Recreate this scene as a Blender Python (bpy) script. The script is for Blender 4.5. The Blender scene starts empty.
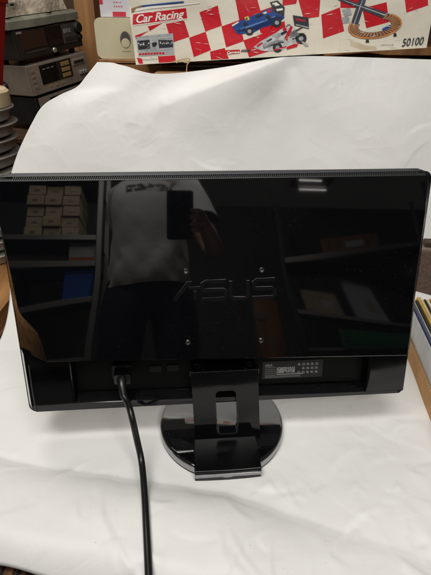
import bpy, bmesh, math, random
from mathutils import Vector, Matrix
from math import sin, cos, tan, radians, pi, sqrt, exp
random.seed(7)
scene = bpy.context.scene
COL = scene.collection

# ------------------------------------------------------------------ helpers
def smooth(a, b, x):
    t = max(0.0, min(1.0, (x - a) / (b - a)))
    return t * t * (3 - 2 * t)

def interp(tab, x):
    if x <= tab[0][0]: return tab[0][1]
    for (a, va), (b, vb) in zip(tab, tab[1:]):
        if x <= b:
            return va + (vb - va) * (x - a) / (b - a)
    return tab[-1][1]

def cluster(m, scale=5.0, lo=.46, hi=.68):
    # let the dust specks of a material gather in patches
    nt = m.node_tree; N = nt.nodes; L = nt.links
    mx = [n for n in N if n.bl_idname == 'ShaderNodeMix'][0]
    src = mx.inputs['Factor'].links[0].from_socket
    tc = N.new('ShaderNodeTexCoord'); n = N.new('ShaderNodeTexNoise'); n.inputs['Scale'].default_value = scale; n.inputs['Detail'].default_value = 3
    L.new(tc.outputs['Object'], n.inputs['Vector'])
    mr = N.new('ShaderNodeMapRange'); mr.inputs['From Min'].default_value = lo; mr.inputs['From Max'].default_value = hi
    L.new(n.outputs['Fac'], mr.inputs['Value'])
    ml = N.new('ShaderNodeMath'); ml.operation = 'MULTIPLY'; L.new(src, ml.inputs[0]); L.new(mr.outputs['Result'], ml.inputs[1])
    L.new(ml.outputs['Value'], mx.inputs['Factor'])

def mat(name, col=(.5, .5, .5), rough=.5, metal=0.0, ior=1.5, bump=None, var=None, speck=None, coat=0.0, emit=None, sheen=0.0, rvar=None):
    """procedural principled material; bump=(scale, strength, distance), var=(scale, amount, detail), speck=(scale, threshold, colour)"""
    m = bpy.data.materials.new(name); m.use_nodes = True
    nt = m.node_tree; N = nt.nodes; L = nt.links
    b = N['Principled BSDF']
    b.inputs['Base Color'].default_value = (*col, 1)
    b.inputs['Roughness'].default_value = rough
    b.inputs['Metallic'].default_value = metal
    b.inputs['IOR'].default_value = ior
    if coat: b.inputs['Coat Weight'].default_value = coat; b.inputs['Coat Roughness'].default_value = .08
    if sheen: b.inputs['Sheen Weight'].default_value = sheen
    if emit:
        b.inputs['Emission Color'].default_value = (*emit[0], 1); b.inputs['Emission Strength'].default_value = emit[1]
    tc = N.new('ShaderNodeTexCoord')
    cur = None
    if var:
        n = N.new('ShaderNodeTexNoise'); n.inputs['Scale'].default_value = var[0]; n.inputs['Detail'].default_value = var[2] if len(var) > 2 else 4
        L.new(tc.outputs['Object'], n.inputs['Vector'])
        r = N.new('ShaderNodeValToRGB')
        a = var[1]
        r.color_ramp.elements[0].position = .3; r.color_ramp.elements[1].position = .7
        r.color_ramp.elements[0].color = (*[max(0, c * (1 - a)) for c in col], 1)
        r.color_ramp.elements[1].color = (*[min(1, c * (1 + a)) for c in col], 1)
        L.new(n.outputs['Fac'], r.inputs['Fac']); cur = r.outputs['Color']
    if speck:
        n = N.new('ShaderNodeTexNoise'); n.inputs['Scale'].default_value = speck[0]; n.inputs['Detail'].default_value = 1
        L.new(tc.outputs['Object'], n.inputs['Vector'])
        r = N.new('ShaderNodeValToRGB'); r.color_ramp.elements[0].position = speck[1]; r.color_ramp.elements[1].position = speck[1] + .02
        r.color_ramp.elements[0].color = (0, 0, 0, 1); r.color_ramp.elements[1].color = (1, 1, 1, 1)
        L.new(n.outputs['Fac'], r.inputs['Fac'])
        mx = N.new('ShaderNodeMix'); mx.data_type = 'RGBA'
        L.new(r.outputs['Color'], mx.inputs['Factor'])
        if cur: L.new(cur, mx.inputs['A'])
        else: mx.inputs['A'].default_value = (*col, 1)
        mx.inputs['B'].default_value = (*speck[2], 1)
        cur = mx.outputs['Result']
    if cur: L.new(cur, b.inputs['Base Color'])
    if rvar:
        n = N.new('ShaderNodeTexNoise'); n.inputs['Scale'].default_value = rvar[0]; n.inputs['Detail'].default_value = 5
        L.new(tc.outputs['Object'], n.inputs['Vector'])
        r = N.new('ShaderNodeMapRange'); r.inputs['From Min'].default_value = .35; r.inputs['From Max'].default_value = .75
        r.inputs['To Min'].default_value = rough; r.inputs['To Max'].default_value = rvar[1]
        L.new(n.outputs['Fac'], r.inputs['Value']); L.new(r.outputs['Result'], b.inputs['Roughness'])
    if bump:
        n = N.new('ShaderNodeTexNoise'); n.inputs['Scale'].default_value = bump[0]; n.inputs['Detail'].default_value = 6
        L.new(tc.outputs['Object'], n.inputs['Vector'])
        bp = N.new('ShaderNodeBump'); bp.inputs['Strength'].default_value = bump[1]; bp.inputs['Distance'].default_value = bump[2]
        L.new(n.outputs['Fac'], bp.inputs['Height']); L.new(bp.outputs['Normal'], b.inputs['Normal'])
    return m

def wood(name, c1, c2, scale=6, axis='X', rough=.5, ringscale=3.0):
    m = bpy.data.materials.new(name); m.use_nodes = True
    nt = m.node_tree; N = nt.nodes; L = nt.links; b = N['Principled BSDF']; b.inputs['Roughness'].default_value = rough
    tc = N.new('ShaderNodeTexCoord'); mp = N.new('ShaderNodeMapping')
    s = {'X': (.08, 1, 1), 'Y': (1, .08, 1), 'Z': (1, 1, .08)}[axis]
    mp.inputs['Scale'].default_value = tuple(scale * k for k in s)
    L.new(tc.outputs['Object'], mp.inputs['Vector'])
    n = N.new('ShaderNodeTexNoise'); n.inputs['Scale'].default_value = ringscale; n.inputs['Detail'].default_value = 8; n.inputs['Distortion'].default_value = .6
    L.new(mp.outputs['Vector'], n.inputs['Vector'])
    r = N.new('ShaderNodeValToRGB'); r.color_ramp.elements[0].position = .32; r.color_ramp.elements[1].position = .68
    r.color_ramp.elements[0].color = (*c1, 1); r.color_ramp.elements[1].color = (*c2, 1)
    L.new(n.outputs['Fac'], r.inputs['Fac']); L.new(r.outputs['Color'], b.inputs['Base Color'])
    bp = N.new('ShaderNodeBump'); bp.inputs['Strength'].default_value = .3; bp.inputs['Distance'].default_value = .001
    L.new(n.outputs['Fac'], bp.inputs['Height']); L.new(bp.outputs['Normal'], b.inputs['Normal'])
    return m

def link(o, parent=None, mtx=None):
    COL.objects.link(o)
    if parent is not None: o.parent = parent
    if mtx is not None: o.matrix_local = mtx
    return o

def tag(o, label, cat, group=None, kind=None):
    if label: o['label'] = label
    if cat: o['category'] = cat
    if group: o['group'] = group
    if kind: o['kind'] = kind
    return o

def empty(name, loc, label, cat, group=None, rot=(0, 0, 0)):
    o = bpy.data.objects.new(name, None); o.empty_display_size = .05
    o.location = loc; o.rotation_euler = rot
    COL.objects.link(o)
    return tag(o, label, cat, group)

class MB:
    """collects shapes into one mesh"""
    def __init__(s): s.bm = bmesh.new()
    def face(s, pts, mi=0):
        vs = [s.bm.verts.new(p) for p in pts]
        f = s.bm.faces.new(vs); f.material_index = mi; return f
    def box(s, c, size, M=None, mi=0):
        x, y, z = [k / 2 for k in size]; c = Vector(c)
        P = [Vector((a * x, b * y, d * z)) for d in (-1, 1) for b in (-1, 1) for a in (-1, 1)]
        P = [(M @ p if M else p) + c for p in P]
        v = [s.bm.verts.new(p) for p in P]
        for q in ((0, 2, 3, 1), (4, 5, 7, 6), (0, 1, 5, 4), (2, 6, 7, 3), (0, 4, 6, 2), (1, 3, 7, 5)):
            f = s.bm.faces.new([v[i] for i in q]); f.material_index = mi
        return s
    def prism(s, outer, y0, y1, holes=(), fn=None, mi=0):
        """2D outline (x,z) extruded from y0 (front) to y1; fn maps (x,y,z)->Vector"""
        fn = fn or (lambda x, y, z: Vector((x, y, z)))
        bm = bmesh.new(); edges = []; loops = [outer] + list(holes)
        for lp in loops:
            vs = [bm.verts.new((p[0], y0, p[1])) for p in lp]
            for a, b in zip(vs, vs[1:] + vs[:1]): edges.append(bm.edges.new((a, b)))
        bmesh.ops.triangle_fill(bm, use_beauty=True, use_dissolve=False, edges=edges)
        tris = [[(v.co.x, v.co.z) for v in f.verts] for f in bm.faces]
        bm.free()
        cache = {}
        def V(x, y, z):
            k = (round(x, 7), y, round(z, 7))
            if k not in cache: cache[k] = s.bm.verts.new(fn(x, y, z))
            return cache[k]
        for t in tris:
            for y in (y0, y1):
                try: f = s.bm.faces.new([V(x, y, z) for x, z in t]); f.material_index = mi
                except ValueError: pass
        for lp in loops:
            n = len(lp)
            for i in range(n):
                a, b = lp[i], lp[(i + 1) % n]
                try: f = s.bm.faces.new([V(a[0], y0, a[1]), V(b[0], y0, b[1]), V(b[0], y1, b[1]), V(a[0], y1, a[1])]); f.material_index = mi
                except ValueError: pass
        return s
    def tube(s, pts, r, n=10, caps=True, mi=0):
        pts = [Vector(p) for p in pts]
        rs = r if isinstance(r, (list, tuple)) else [r] * len(pts)
        rings = []; prev = None
        for i, p in enumerate(pts):
            t = (pts[min(i + 1, len(pts) - 1)] - pts[max(i - 1, 0)]).normalized()
            if prev is None:
                ref = Vector((0, 0, 1)) if abs(t.z) < .9 else Vector((1, 0, 0))
                a = t.cross(ref).normalized()
            else:
                a = (prev - t * prev.dot(t)).normalized()
            prev = a; bb = t.cross(a)
            rings.append([s.bm.verts.new(p + (a * cos(2 * pi * k / n) + bb * sin(2 * pi * k / n)) * rs[i]) for k in range(n)])
        for r0, r1 in zip(rings, rings[1:]):
            for k in range(n):
                f = s.bm.faces.new((r0[k], r0[(k + 1) % n], r1[(k + 1) % n], r1[k])); f.material_index = mi
        if caps:
            s.bm.faces.new(rings[0][::-1]).material_index = mi; s.bm.faces.new(rings[-1]).material_index = mi
        return s
    def lathe(s, prof, n=64, M=None, c=(0, 0, 0), mi=0):
        c = Vector(c); rings = []
        for r, z in prof:
            if r < 1e-6:
                p = Vector((0, 0, z)); rings.append([s.bm.verts.new((M @ p if M else p) + c)])
            else:
                ring = []
                for k in range(n):
                    p = Vector((r * cos(2 * pi * k / n), r * sin(2 * pi * k / n), z))
                    ring.append(s.bm.verts.new((M @ p if M else p) + c))
                rings.append(ring)
        for a, b in zip(rings, rings[1:]):
            for k in range(n):
                k2 = (k + 1) % n
                vs = [a[k % len(a)], a[k2 % len(a)], b[k2 % len(b)], b[k % len(b)]]
                u = []
                for v in vs:
                    if v not in u: u.append(v)
                if len(u) >= 3:
                    f = s.bm.faces.new(u); f.material_index = mi
        return s
    def build(s, name, mats, parent=None, mtx=None, bevel=0, seg=2, angle=35, smooth_angle=40, recalc=True):
        me = bpy.data.meshes.new(name)
        if recalc: bmesh.ops.recalc_face_normals(s.bm, faces=s.bm.faces)
        s.bm.to_mesh(me); s.bm.free()
        for m in (mats if isinstance(mats, (list, tuple)) else [mats]): me.materials.append(m)
        for p in me.polygons: p.use_smooth = True
        try: me.set_sharp_from_angle(angle=radians(smooth_angle))
        except Exception: pass
        o = bpy.data.objects.new(name, me); link(o, parent, mtx)
        if bevel:
            b = o.modifiers.new('bevel', 'BEVEL'); b.width = bevel; b.segments = seg; b.limit_method = 'ANGLE'; b.angle_limit = radians(angle)
            b.harden_normals = True
        return o

def text_mesh(name, body, size, m, parent, mtx, extrude=.0, shear=0, bold=0, align='LEFT', sx=1.0):
    cu = bpy.data.curves.new(name, 'FONT'); cu.body = body; cu.size = size; cu.extrude = extrude; cu.shear = shear; cu.offset = bold; cu.align_x = align
    cu.resolution_u = 4
    t = bpy.data.objects.new(name + '_tmp', cu); COL.objects.link(t)
    bpy.context.view_layer.update()
    me = bpy.data.meshes.new_from_object(t.evaluated_get(bpy.context.evaluated_depsgraph_get()))
    bpy.data.objects.remove(t); bpy.data.curves.remove(cu)
    me.name = name
    if sx != 1: me.transform(Matrix.Diagonal((sx, 1, 1, 1)))
    me.materials.clear(); me.materials.append(m)
    o = bpy.data.objects.new(name, me); link(o, parent, mtx)
    return o

def rrect(x0, z0, x1, z1, r, n=5):
    P = []
    for cx, cz, a0 in ((x1 - r, z1 - r, 0), (x0 + r, z1 - r, 90), (x0 + r, z0 + r, 180), (x1 - r, z0 + r, 270)):
        for k in range(n + 1):
            a = radians(a0 + 90 * k / n); P.append((cx + r * cos(a), cz + r * sin(a)))
    return P

def frame3(o, ex, ey, ez):
    return Matrix(((ex[0], ey[0], ez[0], o[0]), (ex[1], ey[1], ez[1], o[1]), (ex[2], ey[2], ez[2], o[2]), (0, 0, 0, 1)))

# ------------------------------------------------------------------ materials
GLOSS = mat('gloss_black_plastic', (.0022, .0024, .003), .014, ior=1.78, speck=(950, .745, (.07, .07, .07)), rvar=(5, .07))
cluster(GLOSS, 6.0, .40, .66)
GLOSS2 = mat('gloss_black_stand_plastic', (.003, .0032, .004), .045, ior=1.40, speck=(700, .78, (.12, .12, .12)), rvar=(9, .12))
GLOSS3 = mat('gloss_black_lower_plastic', (.003, .003, .0035), .05, ior=1.5, speck=(800, .75, (.10, .10, .10)), rvar=(14, .10))
BASEM = mat('gloss_black_base_plastic', (.003, .0032, .004), .035, ior=2.5, speck=(700, .76, (.16, .16, .16)), rvar=(11, .09))
RECESSM = mat('recess_black', (.0035, .004, .004), .45, ior=1.25, bump=(900, .1, .0003))
FOOTM = mat('worn_gloss_black', (.003, .003, .0035), .17, ior=1.42, speck=(700, .77, (.1, .1, .1)), rvar=(20, .26))
CHAMF = mat('edge_black_plastic', (.003, .003, .0035), .22, ior=1.24, rvar=(60, .45))
SATIN = mat('satin_black_plastic', (.012, .012, .013), .28, ior=1.45, bump=(900, .08, .0005))
MATTE = mat('matte_black_plastic', (.012, .012, .0125), .5, bump=(1200, .2, .0004), var=(30, .3))
GREYP = mat('dark_grey_plastic', (.045, .047, .05), .42, bump=(1200, .15, .0003))
VENTM = mat('vent_grey_plastic', (.028, .029, .031), .42)
BLACK = mat('deep_black', (.003, .003, .003), .7)
CHROME = mat('smoked_chrome', (.34, .34, .35), .16, metal=1.0)
STEEL = mat('screw_steel', (.16, .155, .145), .38, metal=1.0)
LOGOM = mat('logo_black', (.0055, .0055, .006), .14, ior=1.6)
LABELM = mat('rating_label_grey', (.013, .013, .014), .35)
PRINTG = mat('label_print_grey', (.30, .30, .29), .5)
PRINTW = mat('label_print_pale', (.42, .42, .40), .5)
RUBBER = mat('cable_rubber', (.008, .008, .009), .33, bump=(500, .1, .0003))
CARD = mat('brown_cardboard', (.30, .18, .09), .8, bump=(90, .3, .001), var=(14, .18))
CARDL = mat('orange_cardboard', (.46, .25, .10), .75, bump=(90, .3, .001), var=(30, .15))
PLY = wood('orange_plywood', (.24, .105, .03), (.52, .27, .10), scale=7, axis='Y', rough=.55)
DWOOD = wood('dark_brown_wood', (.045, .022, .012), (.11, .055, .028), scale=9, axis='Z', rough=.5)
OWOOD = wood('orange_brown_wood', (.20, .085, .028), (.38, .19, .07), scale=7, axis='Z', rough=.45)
BOXPAPER = mat('cream_box_print', (.72, .67, .56), .45, bump=(26, .5, .004), var=(9, .10, 6))
BOXRED = mat('red_print', (.54, .008, .018), .42, bump=(26, .5, .004), var=(12, .12, 6))
BOXWHITE = mat('white_print', (.80, .77, .70), .45)
BOXBLUE = mat('blue_print', (.022, .07, .26), .42, var=(40, .25))
BOXDARK = mat('charcoal_print', (.025, .027, .035), .45, var=(60, .4))
BOXGREY = mat('grey_print', (.36, .37, .38), .45, var=(60, .25))
BOXSILV = mat('silver_car_print', (.52, .52, .52), .42, var=(70, .35))
BOXORNG = mat('orange_print', (.50, .20, .05), .45, var=(50, .3))
BOXYEL = mat('yellow_print', (.75, .55, .12), .45)
BLUEGREY = mat('bluegrey_road_print', (.055, .06, .085), .45, var=(60, .3))
SCRATCH = mat('worn_paper', (.70, .66, .58), .8, var=(60, .2))
STRING = mat('jute_string', (.50, .36, .19), .85, bump=(600, .6, .001))
HIFIBLK = mat('brown_black_hifi_panel', (.022, .017, .014), .38, bump=(400, .1, .0004), var=(25, .25))
HIFISIL = mat('champagne_hifi_panel', (.25, .205, .165), .4, metal=.15, bump=(300, .08, .0004), var=(20, .15))
HIFIGRN = mat('olive_grey_lid', (.17, .165, .13), .55, bump=(160, .2, .001), var=(22, .25))
GLASSD = mat('dark_display_window', (.006, .006, .007), .12, var=(50, .4))
GOLD = mat('gold_buttons', (.42, .27, .10), .4, metal=.4)
KEYS = mat('bright_metal_keys', (.70, .70, .70), .25, metal=.8)
CREAMP = mat('cream_plastic', (.60, .54, .37), .42, bump=(140, .08, .001), var=(10, .07))
GREYREC = mat('recess_grey', (.16, .15, .14), .5)
REDP = mat('red_plastic', (.42, .012, .014), .4, var=(15, .15))
LILAC = mat('lilac_white_carton', (.58, .57, .62), .5, var=(60, .07))
REDLAB = mat('red_carton_label', (.52, .03, .06), .5, var=(40, .1))
STONE = mat('crumpled_beige_wrap', (.50, .43, .33), .75, bump=(38, 1.0, .008), var=(30, .3))
TIN = mat('grey_tin_metal', (.34, .325, .30), .34, metal=.3, var=(30, .3), bump=(120, .1, .001))
BEIGE = mat('beige_roll', (.52, .42, .26), .7, var=(20, .2))
CARPET = mat('brown_carpet_cover', (.115, .065, .042), .95, bump=(420, 1.0, .004), var=(260, .45), sheen=.3)
DBROWN = mat('dark_brown_flap', (.05, .028, .018), .7, var=(40, .3))
SHELL_BACK = mat('screen_glass', (.01, .01, .01), .25)

def slat_wood():
    m = bpy.data.materials.new('dark_striped_table_wood'); m.use_nodes = True
    nt = m.node_tree; N = nt.nodes; L = nt.links; b = N['Principled BSDF']; b.inputs['Roughness'].default_value = .4
    tc = N.new('ShaderNodeTexCoord'); mp = N.new('ShaderNodeMapping'); mp.inputs['Rotation'].default_value = (0, 0, radians(-14)); mp.inputs['Scale'].default_value = (1, .02, 1)
    L.new(tc.outputs['Object'], mp.inputs['Vector'])
    n = N.new('ShaderNodeTexNoise'); n.inputs['Scale'].default_value = 130; n.inputs['Detail'].default_value = 3
    L.new(mp.outputs['Vector'], n.inputs['Vector'])
    r = N.new('ShaderNodeValToRGB'); r.color_ramp.elements[0].position = .42; r.color_ramp.elements[1].position = .66
    r.color_ramp.elements[0].color = (.006, .004, .003, 1); r.color_ramp.elements[1].color = (.17, .075, .035, 1)
    L.new(n.outputs['Fac'], r.inputs['Fac']); L.new(r.outputs['Color'], b.inputs['Base Color'])
    return m
SLAT = slat_wood()

def paper_mat():
    m = bpy.data.materials.new('white_paper'); m.use_nodes = True
    nt = m.node_tree; N = nt.nodes; L = nt.links; b = N['Principled BSDF']
    b.inputs['Base Color'].default_value = (.78, .775, .76, 1); b.inputs['Roughness'].default_value = .5; b.inputs['IOR'].default_value = 1.35
    tc = N.new('ShaderNodeTexCoord')
    v = N.new('ShaderNodeTexVoronoi'); v.feature = 'DISTANCE_TO_EDGE'; v.inputs['Scale'].default_value = 13
    nz = N.new('ShaderNodeTexNoise'); nz.inputs['Scale'].default_value = 5; nz.inputs['Detail'].default_value = 4
    L.new(tc.outputs['Object'], nz.inputs['Vector'])
    mixv = N.new('ShaderNodeVectorMath'); mixv.operation = 'MULTIPLY_ADD'; mixv.inputs[1].default_value = (.14, .14, .14)
    L.new(nz.outputs['Color'], mixv.inputs[0]); L.new(tc.outputs['Object'], mixv.inputs[2])
    L.new(mixv.outputs['Vector'], v.inputs['Vector'])
    mr = N.new('ShaderNodeMapRange'); mr.inputs['From Max'].default_value = .05
    L.new(v.outputs['Distance'], mr.inputs['Value'])
    # creases only in some places
    msk = N.new('ShaderNodeTexNoise'); msk.inputs['Scale'].default_value = 6; msk.inputs['Detail'].default_value = 2
    L.new(tc.outputs['Object'], msk.inputs['Vector'])
    mk = N.new('ShaderNodeMapRange'); mk.inputs['From Min'].default_value = .52; mk.inputs['From Max'].default_value = .72
    L.new(msk.outputs['Fac'], mk.inputs['Value'])
    b1 = N.new('ShaderNodeBump'); b1.inputs['Distance'].default_value = .0016; b1.invert = True
    ml = N.new('ShaderNodeMath'); ml.operation = 'MULTIPLY'; ml.inputs[1].default_value = .12
    L.new(mk.outputs['Result'], ml.inputs[0]); L.new(ml.outputs['Value'], b1.inputs['Strength'])
    L.new(mr.outputs['Result'], b1.inputs['Height'])
    n2 = N.new('ShaderNodeTexNoise'); n2.inputs['Scale'].default_value = 16; n2.inputs['Detail'].default_value = 7; n2.inputs['Roughness'].default_value = .55; n2.inputs['Distortion'].default_value = .8
    L.new(tc.outputs['Object'], n2.inputs['Vector'])
    b2 = N.new('ShaderNodeBump'); b2.inputs['Strength'].default_value = .35; b2.inputs['Distance'].default_value = .004
    L.new(n2.outputs['Fac'], b2.inputs['Height']); L.new(b1.outputs['Normal'], b2.inputs['Normal'])
    L.new(b2.outputs['Normal'], b.inputs['Normal'])
    # flat facets of paper that has been crumpled once
    vf = N.new('ShaderNodeTexVoronoi'); vf.inputs['Scale'].default_value = 7.5
    L.new(mixv.outputs['Vector'], vf.inputs['Vector'])
    vg = N.new('ShaderNodeTexVoronoi'); vg.inputs['Scale'].default_value = 21
    L.new(mixv.outputs['Vector'], vg.inputs['Vector'])
    b3 = N.new('ShaderNodeBump'); b3.inputs['Strength'].default_value = .42; b3.inputs['Distance'].default_value = .010
    L.new(vf.outputs['Distance'], b3.inputs['Height']); L.new(b2.outputs['Normal'], b3.inputs['Normal'])
    b4 = N.new('ShaderNodeBump'); b4.inputs['Distance'].default_value = .004
    m4 = N.new('ShaderNodeMath'); m4.operation = 'MULTIPLY'; m4.inputs[1].default_value = .55
    L.new(mk.outputs['Result'], m4.inputs[0]); L.new(m4.outputs['Value'], b4.inputs['Strength'])
    L.new(vg.outputs['Distance'], b4.inputs['Height']); L.new(b3.outputs['Normal'], b4.inputs['Normal'])
    L.new(b4.outputs['Normal'], b.inputs['Normal'])
    # few faint specks of dirt
    n3 = N.new('ShaderNodeTexNoise'); n3.inputs['Scale'].default_value = 420; n3.inputs['Detail'].default_value = 0
    L.new(tc.outputs['Object'], n3.inputs['Vector'])
    r3 = N.new('ShaderNodeValToRGB'); r3.color_ramp.elements[0].position = .88; r3.color_ramp.elements[1].position = .91
    r3.color_ramp.elements[0].color = (.78, .775, .76, 1); r3.color_ramp.elements[1].color = (.34, .31, .28, 1)
    L.new(n3.outputs['Fac'], r3.inputs['Fac']); L.new(r3.outputs['Color'], b.inputs['Base Color'])
    return m
PAPER = paper_mat()

# ------------------------------------------------------------------ camera
CAM_H = .5591
AX = (Vector((.99993, .00593, .01005)), Vector((-.0116, .50835, .86107)), Vector((-.0, .86107, -.50846)))
P_, R_ = radians(30.5615), radians(.66856)
fw = Vector((0, cos(P_), -sin(P_))); up0 = Vector((0, sin(P_), cos(P_))); rt0 = Vector((1, 0, 0))
rt = rt0 * cos(R_) + up0 * sin(R_); upv = up0 * cos(R_) - rt0 * sin(R_)
cd = bpy.data.cameras.new('camera'); cam = bpy.data.objects.new('camera', cd); COL.objects.link(cam)
cam.matrix_world = frame3((0, 0, CAM_H), rt, upv, -fw)
cd.sensor_fit = 'VERTICAL'; cd.sensor_height = 36; cd.sensor_width = 27; cd.lens = 434 / 575 * 36
cd.clip_start = .008; cd.clip_end = 60
scene.camera = cam

# ------------------------------------------------------------------ setting
FLOOR_Z = -.45
fl = MB().box((0, .5, FLOOR_Z - .05), (9, 9, .1)).build('floor', mat('grey_concrete_floor', (.12, .115, .11), .8, bump=(30, .3, .004), var=(3, .2)))
fl['kind'] = 'structure'
wl = MB().box((0, 2.55, .6), (6, .08, 2.7)).build('wall', wood('brown_panelled_wall', (.035, .018, .011), (.085, .043, .024), scale=5, axis='Z'))
wl['kind'] = 'structure'

table = empty('work_table', (0, .95, FLOOR_Z), 'dark striped wooden table under the white paper, bare at the lower left corner', 'table')
MB().box((0, .04, -.023 - FLOOR_Z), (2.3, 1.55, .03)).build('table_top', SLAT, table, bevel=.003)
for sx in (-1, 1):
    for sy in (-1, 1):
        MB().box((sx * 1.05, sy * .74, (-.038 - FLOOR_Z) / 2), (.07, .07, -.038 - FLOOR_Z)).build('leg', DWOOD, table, bevel=.004)

tag(MB().box((-.73, .80, .010), (.52, .62, .036)).build('plywood_sheet', PLY, bevel=.001),
    'orange brown plywood sheet lying left of the screen, half under the white paper', 'plywood sheet')

# cartons behind the paper that carry it and the things above
car = empty('brown_carton', (.21, 1.17, -.008), 'plain brown cardboard carton glimpsed between paper and racing game box', 'carton')
MB().box((0, 0, .245), (.68, .40, .49)).build('body', CARD, car, bevel=.004)
for s in (-1, 1):
    MB().box((0, s * .1005, .4915), (.676, .195, .003), M=Matrix.Rotation(radians(s * .4), 3, 'X')).build('flap', CARD, car)
MB().box((0, -.004, .4945), (.676, .05, .001)).build('tape', mat('buff_tape', (.42, .29, .15), .3), car)
wc = empty('wooden_crate', (-.205, 1.29, -.008), 'low brown wooden crate standing under the cream plastic case', 'crate')
for k in range(6):
    MB().box((0, -.14, .04 + k * .085), (.15, .016, .075)).build('front_slat', OWOOD, wc, bevel=.002)
MB().box((0, 0, .502), (.15, .296, .012)).build('top', OWOOD, wc, bevel=.002)
for s in (-1, 1):
    MB().box((s * .067, .01, .248), (.016, .28, .496)).build('side_panel', OWOOD, wc, bevel=.002)
MB().box((0, .14, .248), (.116, .012, .496)).build('back_panel', OWOOD, wc, bevel=.002)

# big cabinet of orange-brown wood behind everything
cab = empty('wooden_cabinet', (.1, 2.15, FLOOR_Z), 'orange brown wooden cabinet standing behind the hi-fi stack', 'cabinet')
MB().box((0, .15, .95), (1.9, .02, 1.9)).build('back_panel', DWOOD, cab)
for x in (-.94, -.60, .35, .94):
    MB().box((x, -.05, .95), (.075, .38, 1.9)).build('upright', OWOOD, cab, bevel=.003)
for z in (.3, .95):
    MB().box((0, -.04, z), (1.8, .36, .03)).build('shelf', OWOOD, cab, bevel=.002)
MB().box((0, -.05, 1.92), (1.96, .40, .035)).build('top', OWOOD, cab, bevel=.003)

# ------------------------------------------------------------------ white paper sheet
ZT = [(-.45, .509), (-.238, .509), (-.19, .503), (-.123, .487), (0.0, .498), (.10, .512), (.157, .5175), (.292, .518), (.41, .516), (.7, .512)]
XL = [(0, -.445), (.15, -.45), (.24, -.447), (.285, -.436), (.32, -.424), (.356, -.406), (.40, -.377), (.43, -.352), (.45, -.315), (.464, -.281), (.485, -.26), (.509, -.238)]
A_END = radians(74); RC = .16; YC = .68
def refine(tab):
    out = []
    for i in range(len(tab) - 1):
        a, b, c, d = tab[max(i - 1, 0)], tab[i], tab[i + 1], tab[min(i + 2, len(tab) - 1)]
        for k in range(8):
            t = k / 8
            out.append(tuple(.5 * (2 * b[j] + (c[j] - a[j]) * t + (2 * a[j] - 5 * b[j] + 4 * c[j] - d[j]) * t * t + (3 * b[j] - a[j] - 3 * c[j] + d[j]) * t ** 3) for j in (0, 1)))
    return out + [tab[-1]]
XL = refine(XL); ZT = refine(ZT)
def ridge(x, y):
    # a crease across the table; towards the viewer the paper lifts and rolls over to its front edge
    yr = .368 - .213 * (x - .003) + .010 * sin(x * 9 + 1)
    if x > .02: yr = .3736 - .36 * (x - .02)
    d = yr - y
    d += .0012 * sin(x * 31) + .0006 * sin(x * 113)
    if d <= -.012: return 0.0
    if d <= 0: return .0020 * exp(-((d - .001) / .0035) ** 2) * (1 - .5 * smooth(0, .2, x))
    yf = .272 - .18 * (x + .258)
    t = min(1.0, d / max(.06, yr - yf))
    f = 1 - (1 - t / .72) ** 3.2 if t < .72 else cos((t - .72) / .28 * pi / 2) ** .8 if t < 1 else 0
    lip = .0020 * exp(-((d - .001) / .0035) ** 2) * (1 - .5 * smooth(0, .2, x))
    return .031 * (1 - .62 * smooth(-.04, .22, x)) * f + lip
def wob(x, y):
    return (sin(x * 11 + y * 5) * sin(y * 13 - x * 4 + 1) * .0016 + sin(x * 23 - y * 17 + 2) * .0006 + sin(y * 37 + x * 9) * .0005)
cr_ = random.Random(21); CREASES = []
for k in range(120):
    # (x, distance along the sheet, direction, half length, width, height)
    x0 = cr_.uniform(-.40, .50); s0 = cr_.uniform(.25, 1.32)
    if k < 46: x0, s0 = cr_.uniform(.04, .42), cr_.uniform(.24, .60)
    elif k < 70: x0, s0 = cr_.uniform(-.30, .10), cr_.uniform(.24, .42)
    a = cr_.uniform(0, pi); CREASES.append((x0, s0, cos(a), sin(a), cr_.uniform(.012, .055), cr_.uniform(.0026, .0065), cr_.choice((-1, 1, 1)) * cr_.uniform(.0008, .0030)))
for k in range(190):   # finer crinkles
    x0 = cr_.uniform(-.42, .52); s0 = cr_.uniform(.24, 1.32); a = cr_.uniform(0, pi)
    if k < 90: x0, s0 = cr_.gauss(.24, .10), cr_.gauss(.36, .09)
    CREASES.append((x0, s0, cos(a), sin(a), cr_.uniform(.006, .022), cr_.uniform(.0018, .0034), cr_.choice((-1, 1)) * cr_.uniform(.0005, .0016)))
def crease(x, s_):
    h = 0.0
    for x0, s0, ca, sa, hl, w, a in CREASES:
        dx, dy = x - x0, s_ - s0
        if abs(dx) > .07 or abs(dy) > .07: continue
        l = (dx * ca + dy * sa) / hl
        if abs(l) > 1: continue
        q_ = -dx * sa + dy * ca + .25 * hl * l * l
        e = exp(-(q_ / w) ** 2) * (1 - l * l)
        # sharp on one side, soft on the other: a fold, not a welt
        if q_ > 0: e = max(e, exp(-q_ / (w * 3.5)) * (1 - l * l))
        h += a * e
    return h
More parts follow.
